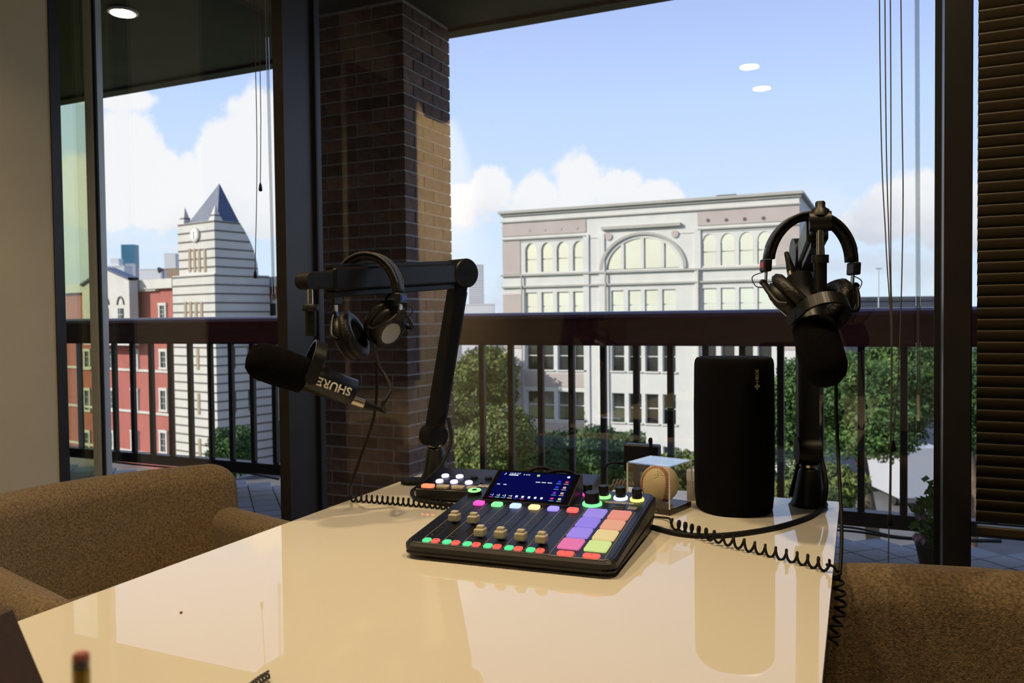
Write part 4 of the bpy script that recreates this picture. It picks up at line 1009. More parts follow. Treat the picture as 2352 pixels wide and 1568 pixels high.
# ================================================================ near things
pm = at(186, 1497, 0.36); cupz = TZ
cp = empty('pencil_cup', (float(pm[0])-0.006, float(pm[1])-0.004, TZ), label='small dark cup holding a pencil at the near table end', cat='cup')
MB().lathe((0, 0, 0), (0, 0, 1), [(0, 0.026), (0.002, 0.028), (0.075, 0.032), (0.075, 0.029), (0.006, 0.025)], 28).build('cup', 'mug', cp)
pb = Vector((float(pm[0])+0.006, float(pm[1])-0.010, TZ+0.008)); pt = Vector(pm); dd = (pt-pb).normalized()
pe = empty('pencil', pb, label='yellow pencil with a pink eraser standing up near the camera', cat='pencil')
MB().cyl(pb, pt-dd*0.0065, 0.0036, n=6, smooth=False).build('shaft', 'pencil_paint', pe, True)
MB().cyl(pt-dd*0.0070, pt-dd*0.0035, 0.0037, n=14).build('ferrule', 'brushed_steel', pe, True)
MB().lathe(pt-dd*0.0036, dd, [(0, 0.0035), (0.0025, 0.0035), (0.0036, 0.0025)], 12).build('eraser', 'eraser', pe, True)
po = at(-75, 1600, 0.62)
pq = empty('leather_pouch', (float(po[0]), float(po[1]), TZ), math.radians(15), label='dark brown leather pouch at the near table corner', cat='pouch')
zt_ = 0.145
MB().prism([(-0.07, 0), (0.048, 0), (0.040, 0.03), (-0.012, zt_), (-0.04, zt_)], -0.05, 0.06, 'y').build('body', 'pouch', pq)
MB().cyl((-0.03, -0.052, 0.10), (-0.03, -0.048, 0.10), 0.006, n=12).build('button', 'brushed_steel', pq)
e = empty('coiled_lead', tp(600, 1556), label='end of a grey coiled lead lying at the near table end', cat='cord')
MB().tube(coil([tp(618, 1548, 0.006), tp(596, 1562, 0.006), tp(560, 1590, 0.006), tp(520, 1625, 0.005)], 0.0034, 0.005), 0.0013, 6).build('coil', 'cord_grey', e, True)
cr_ = tp(416, 1408, 0.0)
cru = MB().rbox((cr_.x, cr_.y, TZ+0.0012), (0.003, 0.0035, 0.0024), 0.001, 1).build('crumb', 'chair_wood', loc=tuple(cr_)); tag(cru, 'tiny dark crumb alone on the cream tabletop', 'crumb')

# ================================================================ outdoors: ground
GZ = -12.5
struct('ground', MB().box((-900, 6, GZ-0.5), (900, 1500, GZ)), 'asphalt')
lw_ = MB().box((-60, 14, GZ), (40, 46, GZ+0.06)).build('lawn', 'grass', loc=(-10, 30, GZ)); lw_['kind'] = 'structure'

# ---------------------------------------------------------------- cream building with arched windows
YB = 66.0
fx = lambda x: float(on_y(x, 650, YB)[0])
fz = lambda x, y: float(on_y(x, y, YB)[2])
X0, X1 = fx(1156), fx(1836)
zr = fz(1160, 486)            # roof line
ZB = GZ
cb = empty('civic_building', ((X0+X1)/2, YB, ZB), label='pale cream building with arched top-floor windows behind the right-hand railing', cat='building')
DP = 24.0; RC = 0.35
colsL = [fx(x) for x in (1220, 1256.5, 1292.5, 1330)]; colsM = [fx(x) for x in (1418, 1457, 1495.6, 1536)]; colsR = [fx(x) for x in (1629, 1671.5, 1714, 1756.5)]
ww = (fx(1233.5)-fx(1207))
zc = fz(1225, 631); pf = (fz(1225, 848)-fz(1225, 960))
r3b, r3t = fz(1225, 960), fz(1225, 896.6)
rows_ = [(r3b+pf*k, r3t+pf*k) for k in (-1, 0, 1, 2)]      # bottom rows upwards
za0, zas, zat = fz(1225, 625), fz(1225, 577), fz(1225, 558)
wall = MB()
wall.box((X0, YB+RC+0.02, ZB), (X1, YB+DP, zr-0.25))
allc = sorted(colsL+colsM+colsR)
def solid(x0, x1, z0, z1, y=0.0): wall.box((x0, YB-y, z0), (x1, YB+RC+0.03, z1))
edges = [X0]
for c in allc: edges += [c-ww/2, c+ww/2]
edges.append(X1)
zprev = ZB
for zb, zt2 in rows_:
    solid(X0, X1, zprev, zb)
    for k in range(0, len(edges), 2): solid(edges[k], edges[k+1], zb, zt2)
    zprev = zt2
solid(X0, X1, zprev, za0)
# arcade storey: piers, then arch heads
edL = [X0]
for c in colsL: edL += [c-ww/2, c+ww/2]
mL, mR = fx(1393), fx(1561)
edL += [mL]
for k in range(0, len(edL), 2): solid(edL[k], edL[k+1], za0, zas)
edR = [mR]
for c in colsR: edR += [c-ww/2, c+ww/2]
edR += [X1]
for k in range(0, len(edR), 2): solid(edR[k], edR[k+1], za0, zas)
ztop = zr-0.3
def archhead(cx, hw, hh, zs, zt_, x0, x1, n=12):
    # wall above an arch of half width hw and rise hh springing at zs
    pts = [(cx-hw*math.cos(PI*k/n), zs+hh*math.sin(PI*k/n)) for k in range(n+1)]
    for k in range(n):
        (xa, z_a), (xb, z_b) = pts[k], pts[k+1]
        y0, y1 = YB, YB+RC+0.03
        vs = [(xa, y0, z_a), (xb, y0, z_b), (xb, y0, zt_), (xa, y0, zt_), (xa, y1, z_a), (xb, y1, z_b), (xb, y1, zt_), (xa, y1, zt_)]
        wall.add(vs, [(0, 1, 2, 3), (0, 4, 5, 1), (3, 2, 6, 7)])
zh = zat+0.15
cur = X0
for cs, a, b in ((colsL, X0, mL), (colsR, mR, X1)):
    cur = a
    for c in cs:
        solid(cur, c-ww/2, zas, zh); archhead(c, ww/2, zat-zas, zas, zh, 0, 0); cur = c+ww/2
    solid(cur, b, zas, zh)
mc = (mL+mR)/2; zlt = fz(1477, 546); zlb = fz(1477, 617)
solid(mL, mR, za0, zlb); archhead(mc, (mR-mL)/2, zlt-zlb, zlb, zlt+0.15, 0, 0, 24)
solid(X0, mL, zh, zlt+0.15) if zlt+0.15 > zh else None
solid(mR, X1, zh, zlt+0.15) if zlt+0.15 > zh else None
solid(X0, X1, zlt+0.15, ztop)
cbw = wall.build('facade_wall', 'stucco_cream', cb, True)
tr_ = MB().box((X0-0.3, YB-0.32, zr-0.22), (X1+0.3, YB+DP, zr)).box((X0-0.15, YB-0.15, zr-0.42), (X1+0.15, YB+0.4, zr-0.22)); tr_.build('cornice', 'stucco_edge', cb, True)
MB().box((X0-0.2, YB-0.2, zc-0.08), (X1+0.2, YB+0.05, zc+0.08)).build('string_course', 'stucco_edge', cb, True)
MB().box((X0-0.12, YB-0.18, fz(1225, 660)), (X1+0.12, YB+0.05, fz(1225, 656))).build('string_course', 'stucco_edge', cb, True)
MB().box((X0-0.12, YB-0.15, fz(1225, 508)), (X1+0.12, YB+0.05, fz(1225, 505.5))).build('string_course', 'stucco_edge', cb, True)
xa, xb = fx(1347), fx(1603)
for x0_, x1_ in ((X0-0.02, xa), (xb, X1+0.02)):
    MB().box((x0_, YB-0.06, fz(1225, 540)), (x1_, YB+0.05, fz(1225, 511))).build('upper_panel', 'stucco_pink', cb, True)
    MB().box((x0_, YB-0.16, fz(1225, 549)), (x1_, YB+0.05, fz(1225, 546))).build('ledge', 'stucco_edge', cb, True)
xl0, xr1 = fx(1196), fx(1782)
for x0_, x1_ in ((X0-0.02, xl0), (xr1, X1+0.02)):
    MB().box((x0_, YB-0.05, fz(1225, 628)), (x1_, YB+0.05, fz(1225, 551))).build('corner_panel', 'stucco_pink', cb, True)
    MB().box((x0_, YB-0.05, fz(1225, 800)), (x1_, YB+0.05, fz(1225, 674))).build('corner_panel', 'stucco_pink', cb, True)
for x0_, x1_, y0_, y1_ in ((1203, 1352, 886, 856), (1203, 1352, 1000, 968)):
    MB().box((fx(x0_), YB-0.05, fz(1225, y0_)), (fx(x1_), YB+0.05, fz(1225, y1_))).build('spandrel_panel', 'stucco_pink', cb, True)
# pilaster strips and drain pipes
for x_ in (1347, 1383, 1603): MB().box((fx(x_)-0.25, YB-0.12, ZB), (fx(x_)+0.25, YB+0.02, fz(1225, 545))).build('pilaster', 'stucco_cream', cb, True)
for x_ in (1200, 1393, 1605): MB().cyl((fx(x_), YB-0.2, ZB), (fx(x_), YB-0.2, zc), 0.07, n=8).build('drain_pipe', 'stucco_edge', cb, True)
# lunette trim, roundels
tr_ = MB()
for k in range(24):
    t0_, t1_ = PI*k/24, PI*(k+1)/24
    P_ = []
    for t in (t0_, t1_):
        for s in (1.10, 1.19): P_.append((mc-(mR-mL)/2*s*math.cos(t), zlb+(zlt-zlb)*s*math.sin(t)))
    vs = [(P_[0][0], YB-0.14, P_[0][1]), (P_[1][0], YB-0.14, P_[1][1]), (P_[3][0], YB-0.14, P_[3][1]), (P_[2][0], YB-0.14, P_[2][1])]
    vs += [(v[0], YB+0.02, v[2]) for v in vs]
    tr_.add(vs, [(0, 1, 2, 3), (0, 3, 7, 4), (1, 5, 6, 2)])
tr_.build('arch_trim', 'stucco_edge', cb, True)
for x_, y_ in ((1399, 543), (1551, 537)): MB().cyl((fx(x_), YB-0.1, fz(x_, y_)), (fx(x_), YB+0.1, fz(x_, y_)), 0.30, n=18).build('roundel', 'stucco_pink', cb, True)
for x_, y_ in ((1217, 528), (1252, 527), (1289, 525), (1326, 523), (1627, 506), (1669, 505), (1711, 503), (1754, 501)): MB().cyl((fx(x_), YB-0.09, fz(x_, y_)), (fx(x_), YB+0.1, fz(x_, y_)), 0.14, n=12).build('stud', 'stripe_dark' if x_ > 1600 else 'stucco_edge', cb, True)
MB().box((fx(1384), YB-0.3, fz(1225, 535)-0.1), (fx(1565), YB+0.02, fz(1225, 535)+0.15)).build('ledge', 'stucco_edge', cb, True)
# windows: each a frame with two panes
wsrc = {}
def window(cx, z0, z1, pm_):
    f_ = MB(); yy = YB+RC-0.12
    f_.box((cx-ww/2, yy, z0), (cx-ww/2+0.07, yy+0.1, z1)).box((cx+ww/2-0.07, yy, z0), (cx+ww/2, yy+0.1, z1)).box((cx-ww/2, yy, z1-0.08), (cx+ww/2, yy+0.1, z1)).box((cx-ww/2, yy, (z0+z1)/2-0.04), (cx+ww/2, yy+0.1, (z0+z1)/2+0.04)).box((cx-ww/2-0.1, YB-0.12, z0-0.12), (cx+ww/2+0.1, YB+RC, z0))
    w = f_.build('window', 'stucco_cream', cb, True)
    MB().box((cx-ww/2+0.06, yy+0.05, z0), (cx+ww/2-0.06, yy+0.07, (z0+z1)/2)).build('pane', pm_, w, True)
    MB().box((cx-ww/2+0.06, yy+0.05, (z0+z1)/2), (cx+ww/2-0.06, yy+0.07, z1)).build('pane', pm_, w, True)
for r_, (zb, zt2) in enumerate(rows_):
    for k, c in enumerate(allc): window(c, zb, zt2, 'pane_sky_tint' if r_ == 3 else 'pane_dark')
for c in colsL+colsR:
    f_ = MB(); yy = YB+RC-0.12
    zm = za0+(zas-za0)*0.62
    f_.box((c-ww/2, yy, za0), (c-ww/2+0.06, yy+0.1, zas)).box((c+ww/2-0.06, yy, za0), (c+ww/2, yy+0.1, zas)).box((c-ww/2, yy, zm-0.04), (c+ww/2, yy+0.1, zm+0.04))
    w = f_.build('arched_window', 'stucco_edge', cb, True)
    MB().box((c-ww/2+0.05, yy+0.05, za0), (c+ww/2-0.05, yy+0.07, zm)).build('pane', 'pane_sky_tint', w, True)
    poly = [(c-ww/2+0.02, zm), (c+ww/2-0.02, zm)]+[(c+ww/2*math.cos(t), zas+(zat-zas)*math.sin(t)) for t in [PI*k/12 for k in range(13)]]
    MB().prism(poly, yy+0.05, yy+0.07, 'y').build('pane', 'pane_sky_tint', w, True)
lu = MB(); hw = (mR-mL)/2; hh = zlt-zlb
for fr in (-0.55, 0.0, 0.55): lu.box((mc+hw*fr-0.13, YB+0.02, zlb), (mc+hw*fr+0.13, YB+RC, zlb+hh*math.sqrt(1-fr*fr)))
lw2 = lu.build('lunette_window', 'stucco_cream', cb, True)
cuts = [-1, -0.55, 0.0, 0.55, 1]
for k in range(4):
    a, b = cuts[k], cuts[k+1]; poly = [(mc+hw*a, zlb), (mc+hw*b, zlb)]
    for i in range(9):
        u = b+(a-b)*i/8; poly.append((mc+hw*u, zlb+hh*math.sqrt(max(0, 1-u*u))+0.001*i))
    MB().prism(poly, YB+RC-0.05, YB+RC-0.03, 'y').build('pane', 'pane_sky_tint', lw2, True)
rx_ = fx(1628); MB().box((rx_-1.1, YB+4, zr), (rx_+1.1, YB+7, zr+0.55)).cyl((rx_-0.3, YB+5, zr+0.5), (rx_+1.3, YB+5, zr+0.5), 0.35, n=10).build('roof_unit', 'dark_roof', cb, True)

# ---------------------------------------------------------------- red building with the striped clock tower
RA = math.radians(-10.7)
Q0 = Vector(at(495, 650, 70.0)); ER = Vector((math.cos(RA), math.sin(RA), 0)); EN = Vector((-math.sin(RA), math.cos(RA), 0))
def rp(x, y, dep_=0.0):
    # pixel on the facade plane (shifted back by dep_) -> (along, z)
    d = Vector(ray(x, y)); o = Vector(CAMP); t = ((Q0-o).dot(EN)+dep_)/d.dot(EN); p = o+d*t
    return (p-Q0).dot(ER), p.z
def rbase(s, dep_=0.0): p = Q0+ER*s+EN*dep_; return (p.x, p.y, GZ)
ra = lambda x, y=650: rp(x, y)[0]
rz_ = lambda x, y: rp(x, y)[1]
# tower: local x along the front, y into the building, origin at the corner nearest to us
ct = empty('clock_tower', rbase(0.0), RA, label='white and dark striped clock tower with a blue pointed roof', cat='tower')
zoff = -GZ
lz = lambda x, y: rz_(x, y)+zoff
T0, T1 = ra(412), 0.0; Lo0 = ra(402); Lo1 = ra(498)+0.05
zmid = lz(450, 631); ztp = lz(460, 509)
DT = 4.4
# side profile with its curved back
side = [(0, 0), (DT+1.2, 0), (DT+1.2, zmid), (DT+0.2, zmid)]
for k in range(1, 9):
    t = k/8; side.append((DT*(1-0.42*t*t), zmid+(ztp-zmid)*t))
side += [(0, ztp)]
ctb = MB().prism([(0.0, 0.0), (DT, 0.0), (DT, zmid)]+side[4:], T0, T1, 'x').build('shaft', 'pale_stucco', ct)
MB().box((Lo0, -0.25, 0), (Lo1, DT+1.0, zmid)).build('lower_shaft', 'pale_stucco', ct)
pitch_ = lz(450, 560)-lz(450, 580.4)
k = 0; zt2 = ztp-0.1
while zt2 > 1.0:
    up = zt2 > zmid
    a0, a1, b1 = (T0, T1, DT) if up else (Lo0, Lo1, DT+1.0)
    y0_ = 0.0 if up else -0.25
    if up: 
        tt = (zt2-zmid)/(ztp-zmid); b1 = DT*(1-0.42*tt*tt)-0.1
    MB().box((a0-0.03, y0_-0.04, zt2-0.06), (a1+0.04, b1, zt2+0.06)).build('stripe', 'stripe_dark', ct)
    zt2 -= pitch_
cx_, cz_ = ra(452), lz(452, 539)
ck = MB().cyl((cx_, -0.16, cz_), (cx_, 0.05, cz_), 0.62, n=28).build('clock_surround', 'pale_stucco', ct)
mat('clock_white', (0.82, 0.82, 0.80), 0.5, var=0.02)
MB().cyl((cx_, -0.20, cz_), (cx_, -0.1, cz_), 0.50, n=28).build('clock_face', 'clock_white', ck)
MB().box((cx_-0.03, -0.24, cz_-0.02), (cx_+0.03, -0.2, cz_+0.30)).box((cx_-0.02, -0.24, cz_-0.38), (cx_+0.03, -0.2, cz_)).build('clock_hands', 'stripe_dark', ck)
for i in range(12):
    t = PI*2*i/12; MB().box((cx_+0.43*math.sin(t)-0.02, -0.22, cz_+0.43*math.cos(t)-0.03), (cx_+0.43*math.sin(t)+0.02, -0.2, cz_+0.43*math.cos(t)+0.03)).build('hour_mark', 'stripe_dark', ck)
for x_ in (437.5, 448.5, 459.5, 472.5):
    w = MB().box((ra(x_)-0.15, -0.06, lz(x_, 624)), (ra(x_)+0.15, 0.05, lz(x_, 571))).build('slit_window', 'slit_tan', ct)
for x_ in (431, 443, 455.5, 468):
    MB().box((ra(x_)-0.17, -0.31, lz(x_, 735)), (ra(x_)+0.17, -0.2, lz(x_, 693))).build('slit_window', 'slit_tan', ct)
for y0_, y1_ in ((848, 800), (950, 902), (1050, 1005)):
    for x_ in (441, 457): MB().box((ra(x_)-0.17, -0.31, lz(x_, y0_)), (ra(x_)+0.17, -0.2, lz(x_, y1_))).build('slit_window', 'slit_tan', ct)
    for d_ in (1.3, 3.2): MB().box((Lo1-0.05, d_-0.3, lz(495, y0_)), (Lo1+0.05, d_+0.3, lz(495, y1_))).build('side_window', 'pane_green', ct)
# roof: pointed, with corner pinnacles
zap = lz(487, 421); ap = (ra(466), DT*0.42, zap+0.4)
rb0, rb1, rd0, rd1 = T0+0.9, T1-0.05, 0.35, DT*0.58
MB().add([(rb0, rd0, ztp), (rb1, rd0, ztp), (rb1, rd1, ztp), (rb0, rd1, ztp), ap], [(0, 1, 4), (1, 2, 4), (2, 3, 4), (3, 0, 4), (3, 2, 1, 0)]).build('spire', 'slate_roof', ct)
for xx, sgn in ((T0+0.42, 1), (T1-0.42, -1)):
    zp = lz(423, 473) if sgn > 0 else lz(489, 468)
    pn = MB().add([(xx-0.42, 0, ztp), (xx+0.42, 0, ztp), (xx+0.42, 0.84, ztp), (xx-0.42, 0.84, ztp), (xx, 0.42, zp)], [(0, 1, 4), (1, 2, 4), (2, 3, 4), (3, 0, 4)]).build('pinnacle', 'pale_stucco', ct)
    hgt = zp-ztp; f_ = 0.32
    MB().box((xx-0.42*(1-f_)-0.03, 0.42-0.42*(1-f_)-0.03, ztp+hgt*f_-0.06), (xx+0.42*(1-f_)+0.03, 0.42+0.42*(1-f_)+0.03, ztp+hgt*f_+0.06)).build('band', 'stripe_dark', pn)
# red wing left of the tower
rw = empty('red_building', rbase(ra(320)), RA, label='red stucco building with white-framed windows left of the clock tower', cat='building')
ox = ra(320)
def rl(x, y=900): return ra(x, y)-ox
L0, L1 = rl(150), rl(402)
zpar = lz(360, 641)
MB().box((L0, 0.3, 0), (L1, 14, zpar-0.3)).build('wall', 'red_stucco', rw)
MB().box((L0-0.2, -0.1, zpar-0.85), (L1+0.0, 1.0, zpar)).build('cornice', 'pale_stucco', rw)
for i in range(26):
    x_ = rl(320)+0.13+i*0.115*1.0
    if x_ < L1: MB().box((x_-0.03, -0.02, zpar-1.05), (x_+0.03, 0.3, zpar-0.85)).build('dentil', 'pale_stucco', rw)
for y_ in (853, 951, 1046): MB().box((L0, 0.18, lz(360, y_)-0.11), (L1, 0.4, lz(360, y_)+0.11)).build('belt_course', 'pale_stucco', rw)
def fwin(e, cx, z0, z1, w, y=0.3):
    f_ = MB().box((cx-w/2, y-0.14, z0), (cx-w/2+0.22, y+0.05, z1)).box((cx+w/2-0.22, y-0.14, z0), (cx+w/2, y+0.05, z1)).box((cx-w/2-0.05, y-0.16, z1-0.26), (cx+w/2+0.05, y+0.05, z1)).box((cx-w/2-0.05, y-0.16, z0), (cx+w/2+0.05, y+0.05, z0+0.2))
    o = f_.build('window', 'pale_stucco', e)
    MB().box((cx-w/2+0.2, y-0.04, z0+0.18), (cx+w/2-0.2, y-0.01, z1-0.24)).build('pane', 'pane_green', o)
    g = MB().box((cx-0.03, y-0.07, z0+0.18), (cx+0.03, y-0.03, z1-0.24))
    for t in (0.33, 0.66): z_ = z0+0.18+(z1-z0-0.42)*t; g.box((cx-w/2+0.2, y-0.07, z_-0.025), (cx+w/2-0.2, y-0.03, z_+0.025))
    g.build('glazing_bar', 'stucco_edge', o)
fwin(rw, rl(368, 715), lz(368, 735), lz(368, 695), 1.20)
for y0_, y1_ in ((849, 801), (946, 891), (1043, 988)):
    for x_ in (195, 249, 304, 370): fwin(rw, rl(x_, (y0_+y1_)/2), lz(x_, y0_), lz(x_, y1_), 1.25)
# pale gabled front at its far end
gb = empty('gabled_building', rbase(ra(275), -1.1), RA, label='pale gabled front with arched recesses beside the red building', cat='building')
gx = ra(275); g0, g1, ga = ra(232, 640)-gx, ra(322, 640)-gx, ra(271, 640)-gx
zg, zga = lz(300, 645), lz(271, 620)
MB().prism([(g0-1.5, lz(300, 792)), (g1, lz(300, 792)), (g1, zg), (ga, zga), (g0-1.5, zg-0.3)], 0, 0.85, 'y').build('wall', 'pale_stucco', gb)
for a, b, za_, zb_ in ((ga, g1+0.2, zga, zg), (ga, g0-1.5, zga, zg-0.3)):
    MB().add([(a, -0.2, za_), (b, -0.2, zb_), (b, -0.2, zb_+0.22), (a, -0.2, za_+0.22), (a, 0.85, za_), (b, 0.85, zb_), (b, 0.85, zb_+0.22), (a, 0.85, za_+0.22)], [(0, 1, 2, 3), (3, 2, 6, 7), (4, 7, 6, 5), (0, 4, 5, 1)]).build('roof_slope', 'slate_roof', gb)
for x_ in (248, 270, 304):
    c = ra(x_, 715)-gx
    o = MB().box((c-0.42, -0.08, lz(x_, 735)), (c+0.42, 0.02, lz(x_, 708))).build('window', 'pane_green', gb)
    MB().box((c-0.03, -0.12, lz(x_, 735)), (c+0.03, -0.08, lz(x_, 708))).box((c-0.42, -0.12, lz(x_, 722)-0.03), (c+0.42, -0.08, lz(x_, 722)+0.03)).build('glazing_bar', 'pale_stucco', o)
    tr_ = MB(); zs = lz(x_, 700); rr_ = 0.50
    for k in range(12):
        t0_, t1_ = PI*k/12, PI*(k+1)/12
        q = [(c+s*math.cos(t), zs+s*1.35*math.sin(t)) for t in (t0_, t1_) for s in (rr_, rr_+0.1)]
        vs = [(q[0][0], -0.1, q[0][1]), (q[1][0], -0.1, q[1][1]), (q[3][0], -0.1, q[3][1]), (q[2][0], -0.1, q[2][1])]; vs += [(v[0], 0.02, v[2]) for v in vs]
        tr_.add(vs, [(0, 1, 2, 3), (0, 3, 7, 4), (1, 5, 6, 2)])
    tr_.build('arch_trim', 'stripe_dark', gb)
# red wing right of the tower, set back
rr2 = empty('red_wing', rbase(ra(600)+1.5, 6.0), RA, label='red stucco wing with a pale parapet right of the clock tower', cat='building')
ox2 = ra(600)+1.5
def r2(x, y): s, z = rp(x, y, 6.0); return s-ox2, z+zoff
e0, e1 = r2(545, 700)[0], r2(690, 700)[0]
zp2 = r2(600, 637)[1]
MB().box((e0, 0, 0), (e1, 10, zp2-0.4)).build('wall', 'red_stucco', rr2)
MB().box((e0, -0.25, zp2-0.9), (e1+0.2, 10, zp2)).build('parapet', 'haze_grey', rr2)
MB().box((r2(553, 700)[0], -0.2, r2(590, 730)[1]), (r2(645, 700)[0], 0.1, r2(590, 688)[1])).build('window_surround', 'pale_stucco', rr2)
o = MB().box((r2(558, 700)[0], -0.26, r2(590, 725)[1]), (r2(638, 700)[0], -0.15, r2(590, 698)[1])).build('window', 'pane_dark', rr2)
MB().box((r2(575, 700)[0], -0.25, 0), (r2(640, 700)[0], 0.1, r2(600, 960)[1])).build('ground_bay', 'stripe_dark', rr2)
MB().box((r2(586, 700)[0], -0.3, r2(600, 960)[1]), (r2(650, 700)[0], 0.1, r2(600, 800)[1])).build('pale_bay', 'pale_stucco', rr2)

# ---------------------------------------------------------------- far skyline
def block(name, x0, x1, ytop, d, m_, label, cat='building', ybot=None, rz=0.0, floors=0, dark='haze_grey'):
    p0 = at(x0, 730, d); p1 = at(x1, 730, d); c = (p0+p1)/2; w = float(np.linalg.norm(p1-p0)); zt2 = float(at((x0+x1)/2, ytop, d)[2])
    e = empty(name, (float(c[0]), float(c[1]), GZ), YAW+rz, label=label, cat=cat)
    MB().box((-w/2, 0, 0), (w/2, w*0.8, zt2-GZ)).build('walls', m_, e)
    MB().box((-w/2-w*0.01, -w*0.01, zt2-GZ), (w/2+w*0.01, w*0.81, zt2-GZ+w*0.04)).build('parapet', m_, e)
    if floors:
        h = (zt2-GZ)/floors
        for k in range(floors):
            MB().box((-w/2-0.01, -w*0.006, h*(k+0.35)), (w/2+0.01, 0.0, h*(k+0.75))).build('window_band', dark, e)
    return e, w, zt2-GZ
block('glass_skyscraper', 282, 312, 563, 700, 'blue_glass', 'teal glass skyscraper far behind the gabled building', floors=0)
block('office_tower', 290, 314, 606, 600, 'haze_grey', 'grey-violet office block in front of the teal skyscraper')
e, w, h = block('stepped_tower', 236, 288, 612, 500, 'haze_white', 'white stepped tower behind the gabled roof')
MB().box((-w*0.14, w*0.1, h), (w*0.22, w*0.5, h+w*0.36)).build('upper_step', 'haze_white', e)
block('slab_tower', 380, 406, 583, 420, 'haze_white', 'plain white slab tower left of the clock tower')
block('low_office', 322, 372, 619, 300, 'haze_white', 'low white office block behind the red roof parapet')
block('roof_hut', 385, 412, 617, 95, 'tan_box', 'tan plant room on the red building roof')
block('apartment_tower', 1078, 1111, 609, 500, 'haze_grey', 'grey apartment tower left of the cream building', floors=34, dark='haze_white')
e, w, h = block('low_block', 1060, 1135, 700, 300, 'haze_white', 'low white block at the foot of the grey apartment tower')
block('stadium', 1940, 2168, 690, 260, 'dark_roof', 'long dark flat-roofed stadium on the skyline')
e, w, h = block('stadium_roof_truss', 1975, 2160, 681, 262, 'haze_grey', 'thin pale roof truss above the dark stadium') if False else (None, 0, 0)
lp = at(2018, 700, 230); lt = at(2018, 618, 230)
e = empty('floodlight_mast', (float(lp[0]), float(lp[1]), GZ), YAW, label='tall slim floodlight mast above the dark stadium', cat='mast')
MB().cyl((0, 0, 0), (0, 0, float(lt[2])-GZ), 0.16, n=8).build('pole', 'haze_grey', e); MB().box((-0.9, -0.2, float(lt[2])-GZ), (0.9, 0.2, float(lt[2])-GZ+0.35)).build('lamp_bank', 'haze_grey', e)
# roof-edge siren beside the tan hut
sp_ = at(375, 622, 92)
e = empty('roof_antenna', tuple(sp_), YAW, label='small dark aerial on the red building roof', cat='antenna')
MB().cyl((0, 0, -1.2), (0, 0, 0.3), 0.06, n=8).build('mast', 'stripe_dark', e); MB().lathe((-0.5, 0, 0.1), (1, 0, 0.1), [(0, 0.35), (0.3, 0.22), (0.5, 0.05), (0.9, 0.05)], 12).build('horn', 'stripe_dark', e)

# ---------------------------------------------------------------- trees
def leaves(name, m_, parent, clumps, count, size, seed):
    rng = np.random.default_rng(seed); V = []; 
    tot = sum(c[3]*c[4]*c[5] for c in clumps)
    for (cx, cy, cz, rx, ry, rz) in clumps:
        n = max(30, int(count*rx*ry*rz/tot))
        d = rng.normal(size=(n, 3)); d /= np.linalg.norm(d, axis=1)[:, None]
        r = 0.62+0.43*rng.random(n)**0.6
        # lumpy surface
        ph = rng.random(6)*6
        r *= 1+0.16*np.sin(5*d[:, 0]+ph[0])*np.sin(6*d[:, 1]+ph[1])+0.12*np.sin(9*d[:, 2]+ph[2])
        P = np.array([cx, cy, cz])+d*r[:, None]*np.array([rx, ry, rz])
        a = rng.normal(size=(n, 3)); a /= np.linalg.norm(a, axis=1)[:, None]
        b = np.cross(a, d+0.4*rng.normal(size=(n, 3))); b /= np.linalg.norm(b, axis=1)[:, None]+1e-9
        s = size*(0.6+0.8*rng.random(n))[:, None]
        V.append(np.stack([P-a*s, P-b*s*0.55, P+a*s, P+b*s*0.55], 1).reshape(-1, 3))
    V = np.concatenate(V); nq = len(V)//4
    me = bpy.data.meshes.new(name); me.vertices.add(len(V)); me.vertices.foreach_set('co', V.ravel()); me.loops.add(nq*4); me.loops.foreach_set('vertex_index', np.arange(nq*4, dtype=np.int32)); me.polygons.add(nq); me.polygons.foreach_set('loop_start', np.arange(0, nq*4, 4, dtype=np.int32)); me.polygons.foreach_set('loop_total', np.full(nq, 4, dtype=np.int32)); me.update(calc_edges=True); me.materials.append(MAT[m_])
    o = bpy.data.objects.new(name, me); COL.objects.link(o); o.parent = parent; return o
def tree(x, ytop, ybot, half, d, m_, label, seed, count=9000, size=0.2, nm='street_tree', cat='tree'):
    # crown between two pixel rows at depth d, standing on the ground
    c = at(x, (ytop+ybot)/2, d); k = d/F_PX; R = half*k; Hh = (ybot-ytop)/2*k
    e = empty(nm, (float(c[0]), float(c[1]), GZ), label=label, cat=cat)
    cz = float(c[2])-GZ; rng = random.Random(seed); cl = [(0, 0, cz, R*0.75, R*0.75, Hh*0.8)]
    for i in range(11):
        a = rng.uniform(0, 2*PI); b = rng.uniform(-0.8, 0.9); q = 0.62*math.sqrt(1-b*b*0.6)
        s = rng.uniform(0.30, 0.48); cl.append((R*q*math.cos(a), R*q*math.sin(a), cz+Hh*0.66*b, R*s, R*s, Hh*s))
    leaves('foliage', m_, e, cl, count, size, seed)
    tr_ = MB().tube(spline([(0, 0, 0), (0.1*R, 0, cz*0.35), (-0.05*R, 0.05*R, cz*0.8), (0, 0, cz+Hh*0.4)], 6), lambda t: max(0.05, 0.05*R+0.16*(1-t)), 10)
    for i in range(4):
        a = i*PI/2+rng.random(); tr_.tube(spline([(0, 0, cz-Hh*0.5), (R*0.3*math.cos(a), R*0.3*math.sin(a), cz), (R*0.6*math.cos(a), R*0.6*math.sin(a), cz+Hh*0.3)], 5), lambda t: 0.10*(1-t)+0.03, 7)
    tr_.build('trunk', 'bark', e)
tree(1985, 770, 1065, 205, 36, 'leaf_green', 'large bright green tree behind the right-hand end of the railing', 11, 52000, 0.105)
tree(2230, 780, 1050, 120, 46, 'leaf_dark', 'dark green tree beyond the large bright tree', 12, 16000, 0.13)
